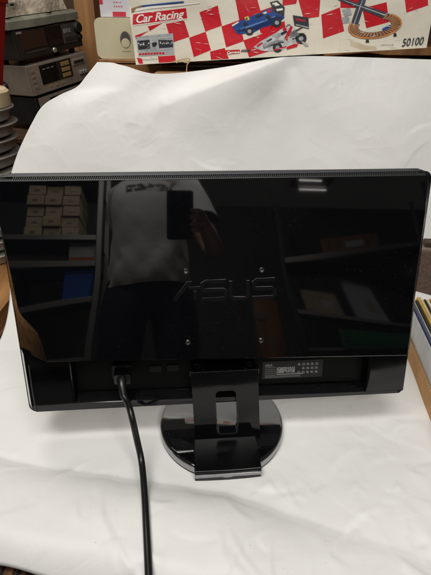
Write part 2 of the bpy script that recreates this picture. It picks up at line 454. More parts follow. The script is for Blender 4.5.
def paper_point(u, v):
    # v: 0..1 ground, 1..2 curve, 2..3 rise, 3..4 over the top
    if v <= 1: zl = 0
    elif v <= 2: zl = (RC - RC * cos((v - 1) * A_END))
    elif v <= 3: zl = .116 + (v - 2) * .393
    else: zl = .509
    xl = interp(XL, zl); x = xl + (.62 - xl) * u
    zt = interp(ZT, x)
    if v <= 1:
        yf = .272 - .18 * (x + .258) + .003 * sin(x * 20)
        y = yf + (YC - yf) * v
        near = 1 - exp(-((x - .012) ** 2 + (y - .4956) ** 2) / .10 ** 2 * .0) if False else 1
        dd = sqrt((x - .012) ** 2 + (y - .4956) ** 2)
        k = smooth(.095, .135, dd)
        e = 1
        z = (ridge(x, y) * e + max(0, wob(x, y) + .001) * 1.5 + max(-.0012, crease(x, y))) * k + .0018
        if z > 0: z += .004 * (1 - smooth(0, .03, y - yf)) * 0
        return Vector((x, y, z))
    if v <= 2:
        a = (v - 1) * A_END
        p = Vector((x, YC + RC * sin(a), RC - RC * cos(a))); n = Vector((0, -sin(a), cos(a)))
    elif v <= 3:
        t = v - 2; z = .116 + t * (zt - .116)
        p = Vector((x, .834 + .282 * (z - .116), z)); n = Vector((0, -.961, .276))
    else:
        t = max(1e-4, v - 3)
        y0 = .834 + .282 * (zt - .116)
        p = Vector((x, y0 + .06 * t * (.15 + .85 * smooth(0, .10, x - xl)), zt + .003 * sin(t * pi) - .012 * t)); n = Vector((0, -.961, .276))
    # folds in the rising part
    zz = p.z; d = 0
    if v > 1:
        fade = smooth(1, 1.6, v)
        # ridge from the apex at (.14,.51) down to the left
        dx, dz = x - .14, zz - .515
        L = sqrt(.26 ** 2 + .095 ** 2); ux, uz = -.26 / L, -.095 / L
        s = dx * ux + dz * uz; q = dx * uz - dz * ux
        f1 = smooth(0, .07, s) * (1 - smooth(.16, .36, s))
        w = (.020 + .34 * max(0, s)) if q < 0 else (.006 + .085 * max(0, s))
        d += .027 * f1 * exp(-(q / w) ** 2) * fade
        # second soft ridge to the right of the apex
        L2 = sqrt(.06 ** 2 + .2 ** 2); ux, uz = .06 / L2, -.2 / L2
        s = dx * ux + dz * uz; q = dx * uz - dz * ux
        f1 = smooth(-.01, .02, s) * (1 - smooth(.10, .25, s))
        d -= .006 * f1 * exp(-(q / (.02 + .12 * max(0, s))) ** 2) * fade
        d += (.007 * sin(x * 8 + zz * 5 + .5) * sin(zz * 9 + x * 3) + .002 * sin(x * 21 - zz * 15)) * fade
        d += crease(x, (YC + (v - 1) * A_END * RC) if v <= 2 else YC + RC * A_END + (zz - .116)) * .5
        # soft curl at the left edge
        d += -.012 * (1 - smooth(0, .10, x - xl)) * fade * smooth(.2, .4, zz)
    return p + n * d
NU, NV = 380, 560
bm = bmesh.new(); G = []
for j in range(NV + 1):
    v = 4 * j / NV
    if v > 3: v = 3 + (v - 3)
    G.append([bm.verts.new(paper_point(i / NU, v)) for i in range(NU + 1)])
for j in range(NV):
    for i in range(NU):
        bm.faces.new((G[j][i], G[j][i + 1], G[j + 1][i + 1], G[j + 1][i]))
mb = MB(); mb.bm.free(); mb.bm = bm
paper = mb.build('white_paper_sheet', PAPER, smooth_angle=60, recalc=False)
sd = paper.modifiers.new('thick', 'SOLIDIFY'); sd.thickness = .0006; sd.offset = -1
tag(paper, 'large creased white paper sheet under the screen and hung up behind it', 'paper sheet')

# ------------------------------------------------------------------ the monitor
BASE = Vector((.01236, .49556, .0045))
YAW, LEAN = radians(4.9629), radians(12.8882)
ex = Vector((cos(YAW), sin(YAW), 0)); bk = Vector((-sin(YAW), cos(YAW), 0))
ez = Vector((0, 0, cos(LEAN))) + bk * sin(LEAN)
ny = ez.cross(ex)  # away from the viewer
HC = Vector((.00958, .51642, .23897))
mon = empty('computer_monitor', BASE, 'black glossy computer monitor seen from behind on its round stand', 'monitor')
HEAD = frame3(HC - BASE, ex, ny, ez)
STAND = Matrix.Rotation(YAW, 4, 'Z')
W2, H2 = .2822, .17
WL, WR = .2905, .2912      # half widths of the front frame, left and right of centre
def off(z): return .0532 - (z + .40) ** 2 / 6.0
def sag(x, z): return (x * x / 14 + .010 * x) * smooth(-.08, .06, z)
def surf(x, z): return off(z) - sag(x, z)
def zseam(x): return -.0783 - .0278 * x
EL = [(-.0755, .2385), (-.066, .239), (-.048, .2415), (-.03, .247), (-.018, .2565), (-.008, .2645), (.0, .2685), (.11, .2815), (.17, .2860)]
ER = [(-.09, .2605), (-.066, .2620), (-.03, .2645), (-.008, .2662), (.0, .2667), (.11, .2785), (.17, .2815)]

# rear shell: upper glossy panel
bm = bmesh.new()
TOPZ = .1605
rows = [k / 60 for k in range(61)]
NC = 72
grid = []
def row(zf, lift=0.0, inward=0.0):
    r = []
    for i in range(NC + 1):
        u = -1 + 2 * i / NC
        z0 = zf(u * .26)
        x = u * (interp(EL, z0) if u < 0 else interp(ER, z0)) if abs(u) > 0 else 0
        z = zf(x)
        r.append(Vector((x, -(surf(x, z) + lift - inward), z)))
    return r
def zrow(t): return lambda x: zseam(x) + .0012 + (TOPZ - zseam(x) - .0012) * t
R = []
R.append(row(lambda x: zseam(x) + .0012, 0, .034))
R.append(row(lambda x: zseam(x), 0, .0022))
R.append(row(lambda x: zseam(x) + .0003, 0, .0009))
R += [row(zrow(t)) for t in rows]
R.append(row(lambda x: TOPZ + .0006, 0, .0005))
R.append(row(lambda x: TOPZ + .0008, 0, .006))
V = [[bm.verts.new(p) for p in r] for r in R]
for a, b in zip(V, V[1:]):
    for i in range(NC): bm.faces.new((a[i], a[i + 1], b[i + 1], b[i]))
# side chamfers
for side in (0, -1):
    sgn = -1 if side == 0 else 1
    prev = None
    for j in range(2, 3 + len(rows)):
        p = V[j][side]; z = p.co.z
        t = max(0.0, min(1.0, (z - zseam(sgn * .26)) / (TOPZ - zseam(sgn * .26))))
        q = bm.verts.new((-WL if sgn < 0 else WR, .0168, z))
        m1 = bm.verts.new(p.co.lerp(q.co, .5) + Vector((0, -.0035 * (1 - t), 0)))
        if prev:
            fs = [(prev[0], p, m1, prev[1]), (prev[1], m1, q, prev[2])]
            for f in fs: bm.faces.new(f if side == 0 else f[::-1]).material_index = 1
        prev = (p, m1, q)
mb = MB(); mb.bm.free(); mb.bm = bm
mb.build('rear_cover', [GLOSS, CHAMF], mon, HEAD, smooth_angle=22)

# lower band with the connector recess
bm = bmesh.new()
RX0, RX1, RD = -.2170, .2210, .016
xs = [-.2790, -.235, RX0 - .004, RX0 - .0015, RX0, RX0 + .003]
xs += [RX0 + .003 + (RX1 - RX0 - .006) * k / 24 for k in range(1, 24)]
xs += [RX1 - .003, RX1, RX1 + .0015, RX1 + .004, .235, .2805]
def lz(t, x):  # rows from the bottom up
    zt = zseam(x) - .0012
    return {'b0': -.1665, 'b1': -.1600, 's0': -.1575, 's1': -.1550, 'f': -.1465, 'm': -.11, 't': zt}[t]
rowsL = ['b0', 'b1', 's0', 's1', 'f', 'm', 't']
V = []
for r in rowsL:
    line = []
    for x in xs:
        if r == 'b0' and abs(x) > .27: x -= .0055 * (1 if x > 0 else -1)
        z = lz(r, x) - .014 * x * (r in ('s0', 's1', 'f')); d = .005
        inside = RX0 <= x <= RX1
        deep = RX0 + .002 < x < RX1 - .002
        if inside and r in ('f', 'm', 't'): d -= RD if deep else .001
        if inside and r == 's1': d -= .003 if deep else .0
        if r == 'b0': d -= .0012
        line.append(bm.verts.new((x, -d, z)))
    V.append(line)
for a, b in zip(V, V[1:]):
    for i in range(len(xs) - 1): bm.faces.new((a[i], a[i + 1], b[i + 1], b[i]))
# chamfer round the lower edge
bot = [bm.verts.new((max(-WL + .0075, min(WR - .0075, x * 1.03)), .0168, -.1780)) for x in xs]
for i in range(len(xs) - 1): bm.faces.new((bot[i], bot[i + 1], V[0][i + 1], V[0][i]))
for side in (0, -1):
    sgn = -1 if side == 0 else 1
    q = [bot[side]] + [bm.verts.new((-WL if sgn < 0 else WR, .0168, v[side].co.z)) for v in V[1:]]
    vv = [v[side] for v in V]
    for j in range(len(vv) - 1):
        f = (vv[j], vv[j + 1], q[j + 1], q[j])
        bm.faces.new(f if side else f[::-1])
mb = MB(); mb.bm.free(); mb.bm = bm
for f in bm.faces:
    if all(abs(v.co.y - .011) < .0006 for v in f.verts): f.material_index = 1
low = mb.build('lower_cover', [GLOSS3, RECESSM], mon, HEAD, smooth_angle=25)

# front frame and screen on the far side
MB().prism(rrect(-WL - .0008, -.1790, WR + .0008, .1665, .011), .0165, .036).build('front_bezel', SATIN, mon, HEAD, bevel=.0015)
MB().box((0, .0365, .006), (.522, .002, .294)).build('screen', SHELL_BACK, mon, HEAD)
# pale inner ridge of the frame that shows along the lower left side
MB().tube([(-.2740, -.0052, -.090), (-.2745, -.0052, -.130), (-.2735, -.0052, -.1645)], .0008, 6).build('edge_line', GREYP, mon, HEAD)

# top rail with the vent grille
def rail(z0, z1, o0, o1, name, m, x0=-W2 + .0005, x1=W2 - .0005, dz=0, n=48):
    mb = MB(); prev = None
    for i in range(n + 1):
        x = x0 + (x1 - x0) * i / n
        s = (x * x / 14 + .010 * x)
        rd = .006 * smooth(.274, W2, abs(x))
        pts = [Vector((x, -(o0 - s) + rd, z0)), Vector((x, -(o1 - s) + rd, z1 - rd * .6)), Vector((x, .018, z1 - rd * .6))]
        vs = [mb.bm.verts.new(p) for p in pts]
        if prev:
            for a in range(2): mb.bm.faces.new((prev[a], vs[a], vs[a + 1], prev[a + 1]))
        prev = vs
    return mb.build(name, m, mon, HEAD, smooth_angle=30, recalc=False)
rail(.1660, .1700, -.0050, -.0085, 'top_rail', GREYP)
mb = MB(); prev = None
for i in range(49):
    x = -W2 + .002 + (2 * W2 - .004) * i / 48; s = (x * x / 14 + .010 * x)
    vs = [mb.bm.verts.new((x, -(-.004 - s), .1600)), mb.bm.verts.new((x, -(-.008 - s), .1668))]
    if prev: mb.bm.faces.new((prev[0], vs[0], vs[1], prev[1]))
    prev = vs
mb.build('vent_backing', BLACK, mon, HEAD, recalc=False)
mb = MB(); nb = 205
for k in range(nb):
    x = -.262 + .530 * k / (nb - 1); s = (x * x / 14 + .010 * x)
    a = Vector((x - .0009, -(-.0008 - s), .1614)); b = Vector((x + .0009, -(-.0046 - s), .1660)); w = Vector((.00052, 0, 0))
    dp = Vector((0, .0022, 0))
    P = [a - w, a + w, b + w, b - w]
    f = [mb.bm.verts.new(p) for p in P]; g = [mb.bm.verts.new(p + dp) for p in P]
    mb.bm.faces.new(f)
    for i in range(4): mb.bm.faces.new((f[i], g[i], g[(i + 1) % 4], f[(i + 1) % 4]))
for z, o in ((.1612, -.0006), (.1664, -.0049)):
    mb.tube([(x, -(o - (x * x / 14 + .010 * x)), z) for x in [-.278 + .556 * k / 40 for k in range(41)]], .0007, 6)
mb.build('vent_grille', VENTM, mon, HEAD)

# VESA screws
for x, z in ((-.0497, .0449), (.0514, .0432), (-.0499, -.052), (.0503, -.0535)):
    d = surf(x, z); sl = math.atan((z + .40) / 3.0)
    M = HEAD @ Matrix.Translation((x, -d, z)) @ Matrix.Rotation(radians(90) - sl, 4, 'X')
    mb = MB().lathe([(0, -.0004), (.0009, -.0004), (.0011, .0004), (.0022, .0006), (.0027, .0002), (.0028, -.001)], 24)
    sc = mb.build('screw', STEEL, mon, M)
    MB().lathe([(.0028, .0002), (.0033, .0004), (.0038, .0000)], 24).build('screw_ring', SATIN, sc)

# raised maker's lettering
STROKES = []
def bar(pts, w=.0052, closed=False): STROKES.append((pts, w, closed))
zl, zh, zm = .0058, .0300, .0182
# slanted first letter
bar([(-.0665, zl), (-.0475, zh - .001), (-.0425, zh - .001)]); bar([(-.0475, zm + .004), (-.030, zm + .004)], .0040); bar([(-.0385, zl), (-.0385, zm)], .0048)
bar([(.003, zh), (-.024, zh), (-.029, zh - .003), (-.029, zm + .002), (-.026, zm), (-.001, zm), (.002, zm - .002), (.002, zl + .003), (-.001, zl), (-.031, zl)])
bar([(.009, zh), (.009, zl + .004), (.013, zl), (.029, zl), (.0325, zl + .004), (.0325, zh)])
bar([(.0690, zh), (.044, zh), (.0400, zh - .003), (.0400, zm + .002), (.043, zm), (.065, zm), (.0685, zm - .002), (.0685, zl + .003), (.065, zl), (.038, zl)])
mb = MB()
for pts, w, cl in STROKES:
    n = len(pts); Lp = []; Rp = []
    for i, p in enumerate(pts):
        a = Vector(pts[max(i - 1, 0)]); b = Vector(pts[min(i + 1, n - 1)]); p = Vector(p)
        t = (b - a).normalized(); nn = Vector((-t.y, t.x)); k = 1.0
        if 0 < i < n - 1:
            t1 = (p - a).normalized(); k = 1 / max(.6, abs(Vector((-t1.y, t1.x)).dot(nn)))
        Lp.append(p + nn * w / 2 * k); Rp.append(p - nn * w / 2 * k)
    for i in range(n - 1):
        quad = [Lp[i], Rp[i], Rp[i + 1], Lp[i + 1]]
        top = [mb.bm.verts.new((q.x, -(surf(q.x, q.y) + .0011), q.y)) for q in quad]
        bt = [mb.bm.verts.new((q.x, -(surf(q.x, q.y) - .0006), q.y)) for q in quad]
        mb.bm.faces.new(top)
        for a, b in ((0, 1), (2, 3), (3, 0), (1, 2)):
            if (a, b) == (1, 2) or (a, b) == (3, 0) or (i == 0 and (a, b) == (0, 1)) or (i == n - 2 and (a, b) == (2, 3)):
                mb.bm.faces.new((top[a], top[b], bt[b], bt[a]))
bmesh.ops.remove_doubles(mb.bm, verts=mb.bm.verts, dist=1e-5)
mb.build('maker_lettering', LOGOM, mon, HEAD, bevel=.0003, seg=1, angle=50)

# connector recess contents
def rsurf(x, z, lift=0): return Vector((x, -(off(z) - RD - .0012 + lift), z))
tp = math.atan(-.06)
sk = MB()
sk.prism(rrect(-.162, -.1230, -.134, -.1025, .002), .0055, .0155, holes=[rrect(-.158, -.1195, -.138, -.106, .002)]).build('power_socket', MATTE, mon, HEAD, bevel=.0006)
MB().box((-.148, .0120, -.113), (.020, .002, .012)).build('socket_pins', BLACK, mon, HEAD)
for x in (-.099, -.073):
    MB().prism(rrect(x - .009, -.117, x + .009, -.1075, .002), .0085, .0155).build('video_socket', SATIN, mon, HEAD, bevel=.0005)
lab = MB().box((.1085, .0104, -.124), (.0935, .0008, .0295)).build('rating_label', LABELM, mon, HEAD)
LB = HEAD @ Matrix.Translation((.1085, .0098, -.124)) @ Matrix.Rotation(radians(90), 4, 'X')
def lt(body, x, y, size, m=PRINTG, bold=0, name='label_text'):
    return text_mesh(name, body, size, m, mon, LB @ Matrix.Translation((x, y, 0)), bold=bold)
def to_label(o):
    o.parent = lab; o.matrix_basis = lab.matrix_basis.inverted() @ o.matrix_basis
to_label(lt('ASUS', -.0425, .0068, .0048, PRINTW, .0001, 'label_title'))
mb = MB()
rnd = random.Random(3)
for k in range(5):
    x = -.0425
    while x < -.0265:
        w = rnd.uniform(.0008, .0024); mb.face([(x, .0045 - k * .0034, 0), (x + w, .0045 - k * .0034, 0), (x + w, .0055 - k * .0034, 0), (x, .0055 - k * .0034, 0)]); x += w + .0006
for k in range(2):
    x = -.0425
    while x < .012:
        w = rnd.uniform(.0008, .0026); mb.face([(x, -.0110 - k * .0018, 0), (x + w, -.0110 - k * .0018, 0), (x + w, -.0101 - k * .0018, 0), (x, -.0101 - k * .0018, 0)]); x += w + .0007
to_label(mb.build('label_print', PRINTG, mon, LB))
mb = MB()
def hole_panel(mb, x0, y0, x1, y1, nx, ny, p):
    for i in range(nx):
        for j in range(ny):
            if rnd.random() < p:
                a = x0 + (x1 - x0) * i / nx; b = x0 + (x1 - x0) * (i + .9) / nx
                c = y0 + (y1 - y0) * j / ny; d = y0 + (y1 - y0) * (j + .9) / ny
                mb.face([(a, c, 0), (b, c, 0), (b, d, 0), (a, d, 0)])
hole_panel(mb, -.0245, -.0055, .0035, .0045, 30, 6, .80)
hole_panel(mb, -.0245, -.0085, .0160, -.0068, 46, 1, .9)
to_label(mb.build('serial_panel', PRINTW, mon, LB))
mb = MB()
for i in range(5):
    for j in range(3):
        if (i, j) in ((0, 1),): continue
        cx, cy = .010 + i * .0068, .0078 - j * .0068; r = .0021
        if rnd.random() < .5:
            for k in range(14):
                a0, a1 = 2 * pi * k / 14, 2 * pi * (k + 1) / 14
                mb.face([(cx + r * cos(a0), cy + r * sin(a0), 0), (cx + r * cos(a1), cy + r * sin(a1), 0), (cx + r * .6 * cos(a1), cy + r * .6 * sin(a1), 0), (cx + r * .6 * cos(a0), cy + r * .6 * sin(a0), 0)])
        else:
            mb.face([(cx - r, cy - r * .7, 0), (cx + r, cy - r * .7, 0), (cx + r, cy - r * .2, 0), (cx - r, cy - r * .2, 0)])
            mb.face([(cx - r, cy + r * .2, 0), (cx + r * .6, cy + r * .2, 0), (cx + r * .6, cy + r * .8, 0), (cx - r, cy + r * .8, 0)])
to_label(mb.build('approval_marks', PRINTW, mon, LB))

# stand: tapered neck with a slot, hinge, foot, round base
Z0 = -BASE.z
SM = STAND @ Matrix.Translation((0, 0, Z0))
def neckf(x, y, z):
    t = (z - .022) / .115
    return Vector(((x - .0055) * (1 - .03 * t) + .0055 - .0048 * t, y + .2 * (z - .022), z))
mb = MB().prism(rrect(-.0446, .016, .0557, .1372, .002, 3), -.0412, -.0265, holes=[rrect(-.0100, .0312, .0214, .1056, .0065, 6)], fn=neckf)
nk = mb.build('stand_neck', GLOSS2, mon, SM, bevel=.0012)
MB().prism(rrect(-.0113, .0299, .0227, .1069, .0075, 6), -.0417, -.0405, holes=[rrect(-.0097, .0315, .0211, .1053, .0065, 6)], fn=neckf).build('slot_rim', SATIN, nk)
hb = MB().prism([(-.0165, .1358), (.0085, .1358), (.0110, .118), (-.0040, .115)], -.0472, .0488, fn=lambda a, x, z: Vector((x, a, z))).build('hinge_bracket', GLOSS2, mon, SM, bevel=.001)
for x in (-.0385, .0395):
    MB().lathe([(0, .0006), (.0030, .0006), (.0034, .0022), (.0052, .0024), (.0058, -.002)], 24, c=(x, -.0045, .1358)).build('hinge_bolt', SATIN, hb)
    MB().box((x - .0080, -.0045, .1366), (.0012, .022, .003)).build('hinge_rib', SATIN, hb, bevel=.0003)
    MB().box((x + .0080, -.0045, .1366), (.0012, .022, .003)).build('hinge_rib', SATIN, hb, bevel=.0003)
MB().tube([(-.0476, -.0180, .1374), (.0490, -.0180, .1374)], .0007, 8).build('hinge_edge', CHROME, hb)
for x in (-.0490, .0504): MB().box((x, -.011, .1345), (.0014, .014, .010)).build('hinge_cheek', SATIN, hb, bevel=.0004)

mb = MB()
prof = [(-.0975, .0005), (-.0980, .018), (-.0962, .0212), (-.0700, .0228), (-.0416, .0232), (-.030, .0232), (-.030, .004)]
prev = None
cols = []
for x in (-.0474, -.0300, 0, .0300, .0490):
    bow = .0012 * (x / .047) ** 2
    cols.append([mb.bm.verts.new((x, y + (bow if y < -.08 else 0), z)) for y, z in prof])
for a, b in zip(cols, cols[1:]):
    n = len(prof)
    for i in range(n): mb.bm.faces.new((a[i], b[i], b[(i + 1) % n], a[(i + 1) % n]))
mb.bm.faces.new(cols[0]); mb.bm.faces.new(cols[-1][::-1])
ft = mb.build('stand_foot', FOOTM, mon, STAND @ Matrix.Translation((0, 0, Z0)), bevel=.0012, angle=30)
MB().box((.0008, -.0978, .0135), (.0955, .002, .0062)).build('trim_strip', CHROME, ft, bevel=.0006)
bs = MB().lathe([(0, .019), (.0935, .019), (.0962, .0184), (.0976, .0170), (.0978, .0165), (.0975, .004), (0, .004)], 128).build('stand_base', BASEM, mon, STAND @ Matrix.Translation((0, .0015, Z0)), smooth_angle=50)
MB().lathe([(.0974, .0168), (.0984, .0166), (.0992, .0130), (.0994, .0085), (.0988, .0055), (.0974, .0045)], 128).build('rim', CHROME, bs)
MB().lathe([(.0, .0025), (.0985, .0025), (.0990, .0048), (.0, .0048)], 96).build('rubber_pad', BLACK, bs)

# ------------------------------------------------------------------ power cable
def headw(x, o, z): return HC + ex * x - ny * o + ez * z
cab_ = empty('power_cable', headw(-.148, .004, -.115), 'black power cable plugged into the screen and trailing across the paper', 'cable')
iv = Matrix.Translation(-cab_.location)
p0 = headw(-.1455, -.008, -.113); d0 = (-ny * .96 - ez * .16).normalized()
MBp = MB().prism(rrect(-.0115, -.008, .0115, .008, .002), 0, .019)
PL = frame3(p0 + d0 * .020 - cab_.location, ex, -d0, (-d0).cross(ex) * -1)
MBp.build('plug', RUBBER, cab_, PL, bevel=.0012)
sr = [p0 + d0 * (.019 + k * .0040) + Vector((.0001 * k * k, 0, -.0005 * k * k)) for k in range(6)]
MB().tube([p - cab_.location for p in sr], [.0078, .0072, .0064, .0060, .0054, .0050], 16).build('strain_relief', RUBBER, cab_)
ctrl = [sr[-2], sr[-1], Vector((-.1245, .4445, .1130)), Vector((-.1190, .4390, .1000)), Vector((-.1140, .428, .089)), Vector((-.1085, .418, .060)), Vector((-.1012, .4005, .0370)), Vector((-.0912, .358, .0345)), Vector((-.0802, .3035, .0385)), Vector((-.0706, .253, .0370)), Vector((-.064, .215, .026)), Vector((-.056, .18, -.002)), Vector((-.05, .095, -.06)), Vector((-.045, .085, -.25))]
def catmull(P, n=8):
    out = []
    for i in range(len(P) - 1):
        a, b, c, d = P[max(i - 1, 0)], P[i], P[i + 1], P[min(i + 2, len(P) - 1)]
        for k in range(n):
            t = k / n
            out.append(.5 * ((2 * b) + (c - a) * t + (2 * a - 5 * b + 4 * c - d) * t * t + (3 * b - a - 3 * c + d) * t ** 3))
    out.append(P[-1]); return out
MB().tube([p - cab_.location for p in catmull(ctrl)], .0046, 14).build('cord', RUBBER, cab_)

# ------------------------------------------------------------------ racing game box
HM = (-.24595256098148097, .0019275896515663893, -.00024922510202377756, .12457102887745847, -9.946024285723856e-05, -.0017083759361364544, 1.1440171917447548e-05, -.0009803764150099921)
def uv(px, py):
    w = 1 + HM[6] * px + HM[7] * py
    return ((HM[0] + HM[1] * px + HM[2] * py) / w, (HM[3] + HM[4] * px + HM[5] * py) / w)
BL = Vector((-.169, 1.0, .498)); be = Vector((.9981, 0, .0620)); bu = Vector((-.0620, 0, .9981))
gb = empty('racing_game_box', BL + be * .295, 'worn red and cream chequered toy racing box lying along the top', 'toy box')
BM = frame3(-be * .295, be, Vector((0, 1, 0)), bu)     # x = u, y = depth, z = v
LB_, HB_, DB_ = .590, .112, .34
mb = MB()
# a slightly battered carton: subdivided front with dents
nx, nz = 60, 14
def dent(u, v): return .0014 * sin(u * 19 + v * 30) * sin(v * 50 + u * 7) + .0025 * exp(-((u - .10) ** 2 + (v - .06) ** 2) / .0009) + .006 * exp(-((u - .0) ** 2 + (v - .10) ** 2) / .0005)
vs = [[mb.bm.verts.new((LB_ * i / nx, dent(LB_ * i / nx, HB_ * j / nz), HB_ * j / nz)) for i in range(nx + 1)] for j in range(nz + 1)]
for j in range(nz):
    for i in range(nx): mb.bm.faces.new((vs[j][i], vs[j][i + 1], vs[j + 1][i + 1], vs[j + 1][i]))
bk_ = {}
def B_(i, j):
    return bk_.setdefault((i, j), mb.bm.verts.new((LB_ * i / nx, DB_, HB_ * j / nz)))
corn = {}
for (i, j) in ((0, 0), (nx, 0), (nx, nz), (0, nz)): corn[(i, j)] = mb.bm.verts.new((LB_ * i / nx, DB_, HB_ * j / nz))
mb.bm.faces.new([corn[(0, 0)], corn[(0, nz)], corn[(nx, nz)], corn[(nx, 0)]])
mb.bm.faces.new([vs[0][i] for i in range(nx + 1)] + [corn[(nx, 0)], corn[(0, 0)]])
mb.bm.faces.new([vs[nz][i] for i in range(nx, -1, -1)] + [corn[(0, nz)], corn[(nx, nz)]])
mb.bm.faces.new([vs[j][0] for j in range(nz, -1, -1)] + [corn[(0, 0)], corn[(0, nz)]])
mb.bm.faces.new([vs[j][nx] for j in range(nz + 1)] + [corn[(nx, nz)], corn[(nx, 0)]])
mb.build('carton_body', BOXPAPER, gb, BM, smooth_angle=40)
def flat(polys, name, m, lv, parent=gb, mtx=BM, px=True):
    """printed patches that follow the box front"""
    mb = MB()
    for P in polys:
        Q = [uv(*p) for p in P] if px else P
        Q = [(min(LB_ - .001, max(.0012, u)), min(HB_ - .001, max(.001, v))) for u, v in Q]
        bm2 = bmesh.new()
        f = bm2.faces.new([bm2.verts.new((u, 0, v)) for u, v in Q])
        for ax, n_, st in (((1, 0, 0), nx, LB_ / nx), ((0, 0, 1), nz, HB_ / nz)):
            for k in range(1, n_):
                c = (st * k, 0, 0) if ax[0] else (0, 0, st * k)
                bmesh.ops.bisect_plane(bm2, geom=bm2.verts[:] + bm2.edges[:] + bm2.faces[:], plane_co=c, plane_no=ax)
        mp = {v: mb.bm.verts.new((v.co.x, dent(v.co.x, v.co.z) - .00025 * lv, v.co.z)) for v in bm2.verts}
        for f in bm2.faces: mb.bm.faces.new([mp[v] for v in f.verts])
        bm2.free()
    o = mb.build(name, m, parent, mtx, recalc=False)
    for p in o.data.polygons:
        if p.normal.y > 0: p.flip()
    return o
def circ(cx, cy, r, n=20, sy=1.0): return [(cx + r * cos(2 * pi * k / n), cy + r * sy * sin(2 * pi * k / n)) for k in range(n)]
RED = [
 [(166.4, 24.4), (183.8, 21.3), (189, 36.7), (172, 42.5)], [(147.8, 26.7), (163, 23.2), (150, 31.3)], [(135, 36), (149, 31), (136, 39.4)],
 [(189.6, 38.3), (205.4, 32.5), (210.5, 50), (194.2, 56.8)], [(200, 12.8), (217.6, 6.4), (221.5, 25.5), (205.8, 31.3)],
 [(222, 27), (239, 21), (243.5, 41), (226.6, 47)], [(236, 0), (257, 0), (261, 14.5), (240, 20.5)], [(244, 41), (262, 34.5), (268, 51.5), (249.5, 57)],
 [(261.5, 28), (284, 22), (287, 40), (266, 46)], [(210.5, 52), (224.5, 48.5), (228.5, 59), (211.5, 60.5)],
 [(299, 0), (320, 0), (318.8, 16.6), (304, 19)], [(321.8, 15.4), (339.5, 8.4), (343.7, 31), (323.5, 38)], [(363, 9), (386, 3), (388.5, 22), (367, 28)],
 [(405.5, 0), (427.8, 0), (427.9, 5.6), (407, 12.6)], [(158.3, 56.8), (174.5, 55.7), (175.7, 62.3), (159.4, 63.4)], [(137, 58), (142, 59), (143.2, 64.6), (139, 63.8)],
 [(341, 0), (361, 0), (362, 8), (341, 8)], [(283, 0), (297, 0), (296, 4), (283, 6)]]
RED += [[(256.5, 13), (274, 7), (278.5, 27), (261, 33)], [(278.5, 27), (295, 21), (299.5, 40), (283, 46.5)]][:1]
def grow(P, k=1.05):
    cx = sum(p[0] for p in P) / len(P); cy = sum(p[1] for p in P) / len(P)
    return [(cx + (x - cx) * k, cy + (y - cy) * k) for x, y in P]
RED = [grow(P) if len(P) == 4 else P for P in RED]
flat(RED, 'red_checks', BOXRED, 1, gb)
bn = flat([[(132.8, 14.4), (186, 8.2), (187.3, 18.6), (132.8, 25.2)]], 'title_banner', BOXRED, 3)
flat([[(132.6, 13.6), (186.2, 7.4), (186.2, 8.2), (132.8, 14.4)], [(132.8, 25.2), (187.3, 18.6), (187.3, 19.5), (132.8, 26.1)]], 'banner_border', BOXWHITE, 3)
def face_text(body, px, py, hpx, m, wpx, name, ang=-6.0, shear=.25, bold=.0, lv=6):
    u, v = uv(px, py); u2, v2 = uv(px + wpx, py + wpx * tan(radians(ang)))
    s = abs(uv(px, py - hpx)[1] - v) / .70
    a = math.atan2(v2 - v, u2 - u)
    o = text_mesh(name, body, s, m, gb, Matrix.Identity(4), shear=shear, bold=bold)
    w = max(p.co.x for p in o.data.vertices) - min(p.co.x for p in o.data.vertices)
    o.data.transform(Matrix.Diagonal(((sqrt((u2 - u) ** 2 + (v2 - v) ** 2)) / w, 1, 1, 1)))
    o.matrix_basis = BM @ Matrix.Translation((u, -.00025 * lv - .0022, v)) @ Matrix.Rotation(-a, 4, 'Y') @ Matrix.Rotation(radians(90), 4, 'X')
    # lay the letters on the dented front
    Mi = (BM.inverted() @ o.matrix_basis); Mo = Mi.inverted()
    for vv in o.data.vertices:
        q = Mi @ vv.co; q.y = dent(q.x, q.z) - .00025 * lv; vv.co = Mo @ q
    return o
face_text('Car Racing', 135.5, 23.4, 8.0, BOXWHITE, 48, 'title_lettering', ang=-6.6, shear=.35, bold=.0004)
face_text('50100', 401.5, 46.8, 7.6, BOXDARK, 21.5, 'number_lettering', ang=-5.5, shear=.15, bold=.0002)
# photo panel on the left
flat([[(136.2, 37), (173, 33.6), (174.5, 54.5), (138.6, 56.8)]], 'photo_panel', BOXGREY, 3)
flat([[(137.4, 41), (149.6, 40), (150.2, 48.6), (138.6, 50)], [(158.5, 40.2), (172.8, 40.4), (173.2, 47.2), (159.2, 48.4)], [(152, 43), (156, 42.4), (157.2, 44), (155.5, 47), (152.6, 47)]], 'photo_cars', BOXDARK, 5)
flat([[(138 + k * 1.7, 43 + (k % 3) * 1.2), (139.1 + k * 1.7, 42.8 + (k % 3) * 1.2), (139.3 + k * 1.7, 44 + (k % 2) * 2), (138 + k * 1.7, 44.3 + (k % 2))] for k in range(7)] +
     [[(160 + k * 1.9, 42 + (k % 2) * 2), (161.2 + k * 1.9, 41.8 + (k % 3)), (161 + k * 1.9, 44 + (k % 2)), (160 + k * 1.9, 44)] for k in range(7)] +
     [[(159 + k * 2.2, 37.6 - k * .2), (160.6 + k * 2.2, 37.5 - k * .2), (160.6 + k * 2.2, 39 - k * .1), (159 + k * 2.2, 39 - k * .1)] for k in range(6)] +
     [[(159.6 + k * 2.2, 49 - k * .1), (161 + k * 2.2, 48.9 - k * .1), (161 + k * 2.2, 50.2 - k * .2), (159.6 + k * 2.2, 50.3 - k * .2)] for k in range(6)], 'photo_highlights', BOXSILV, 6)
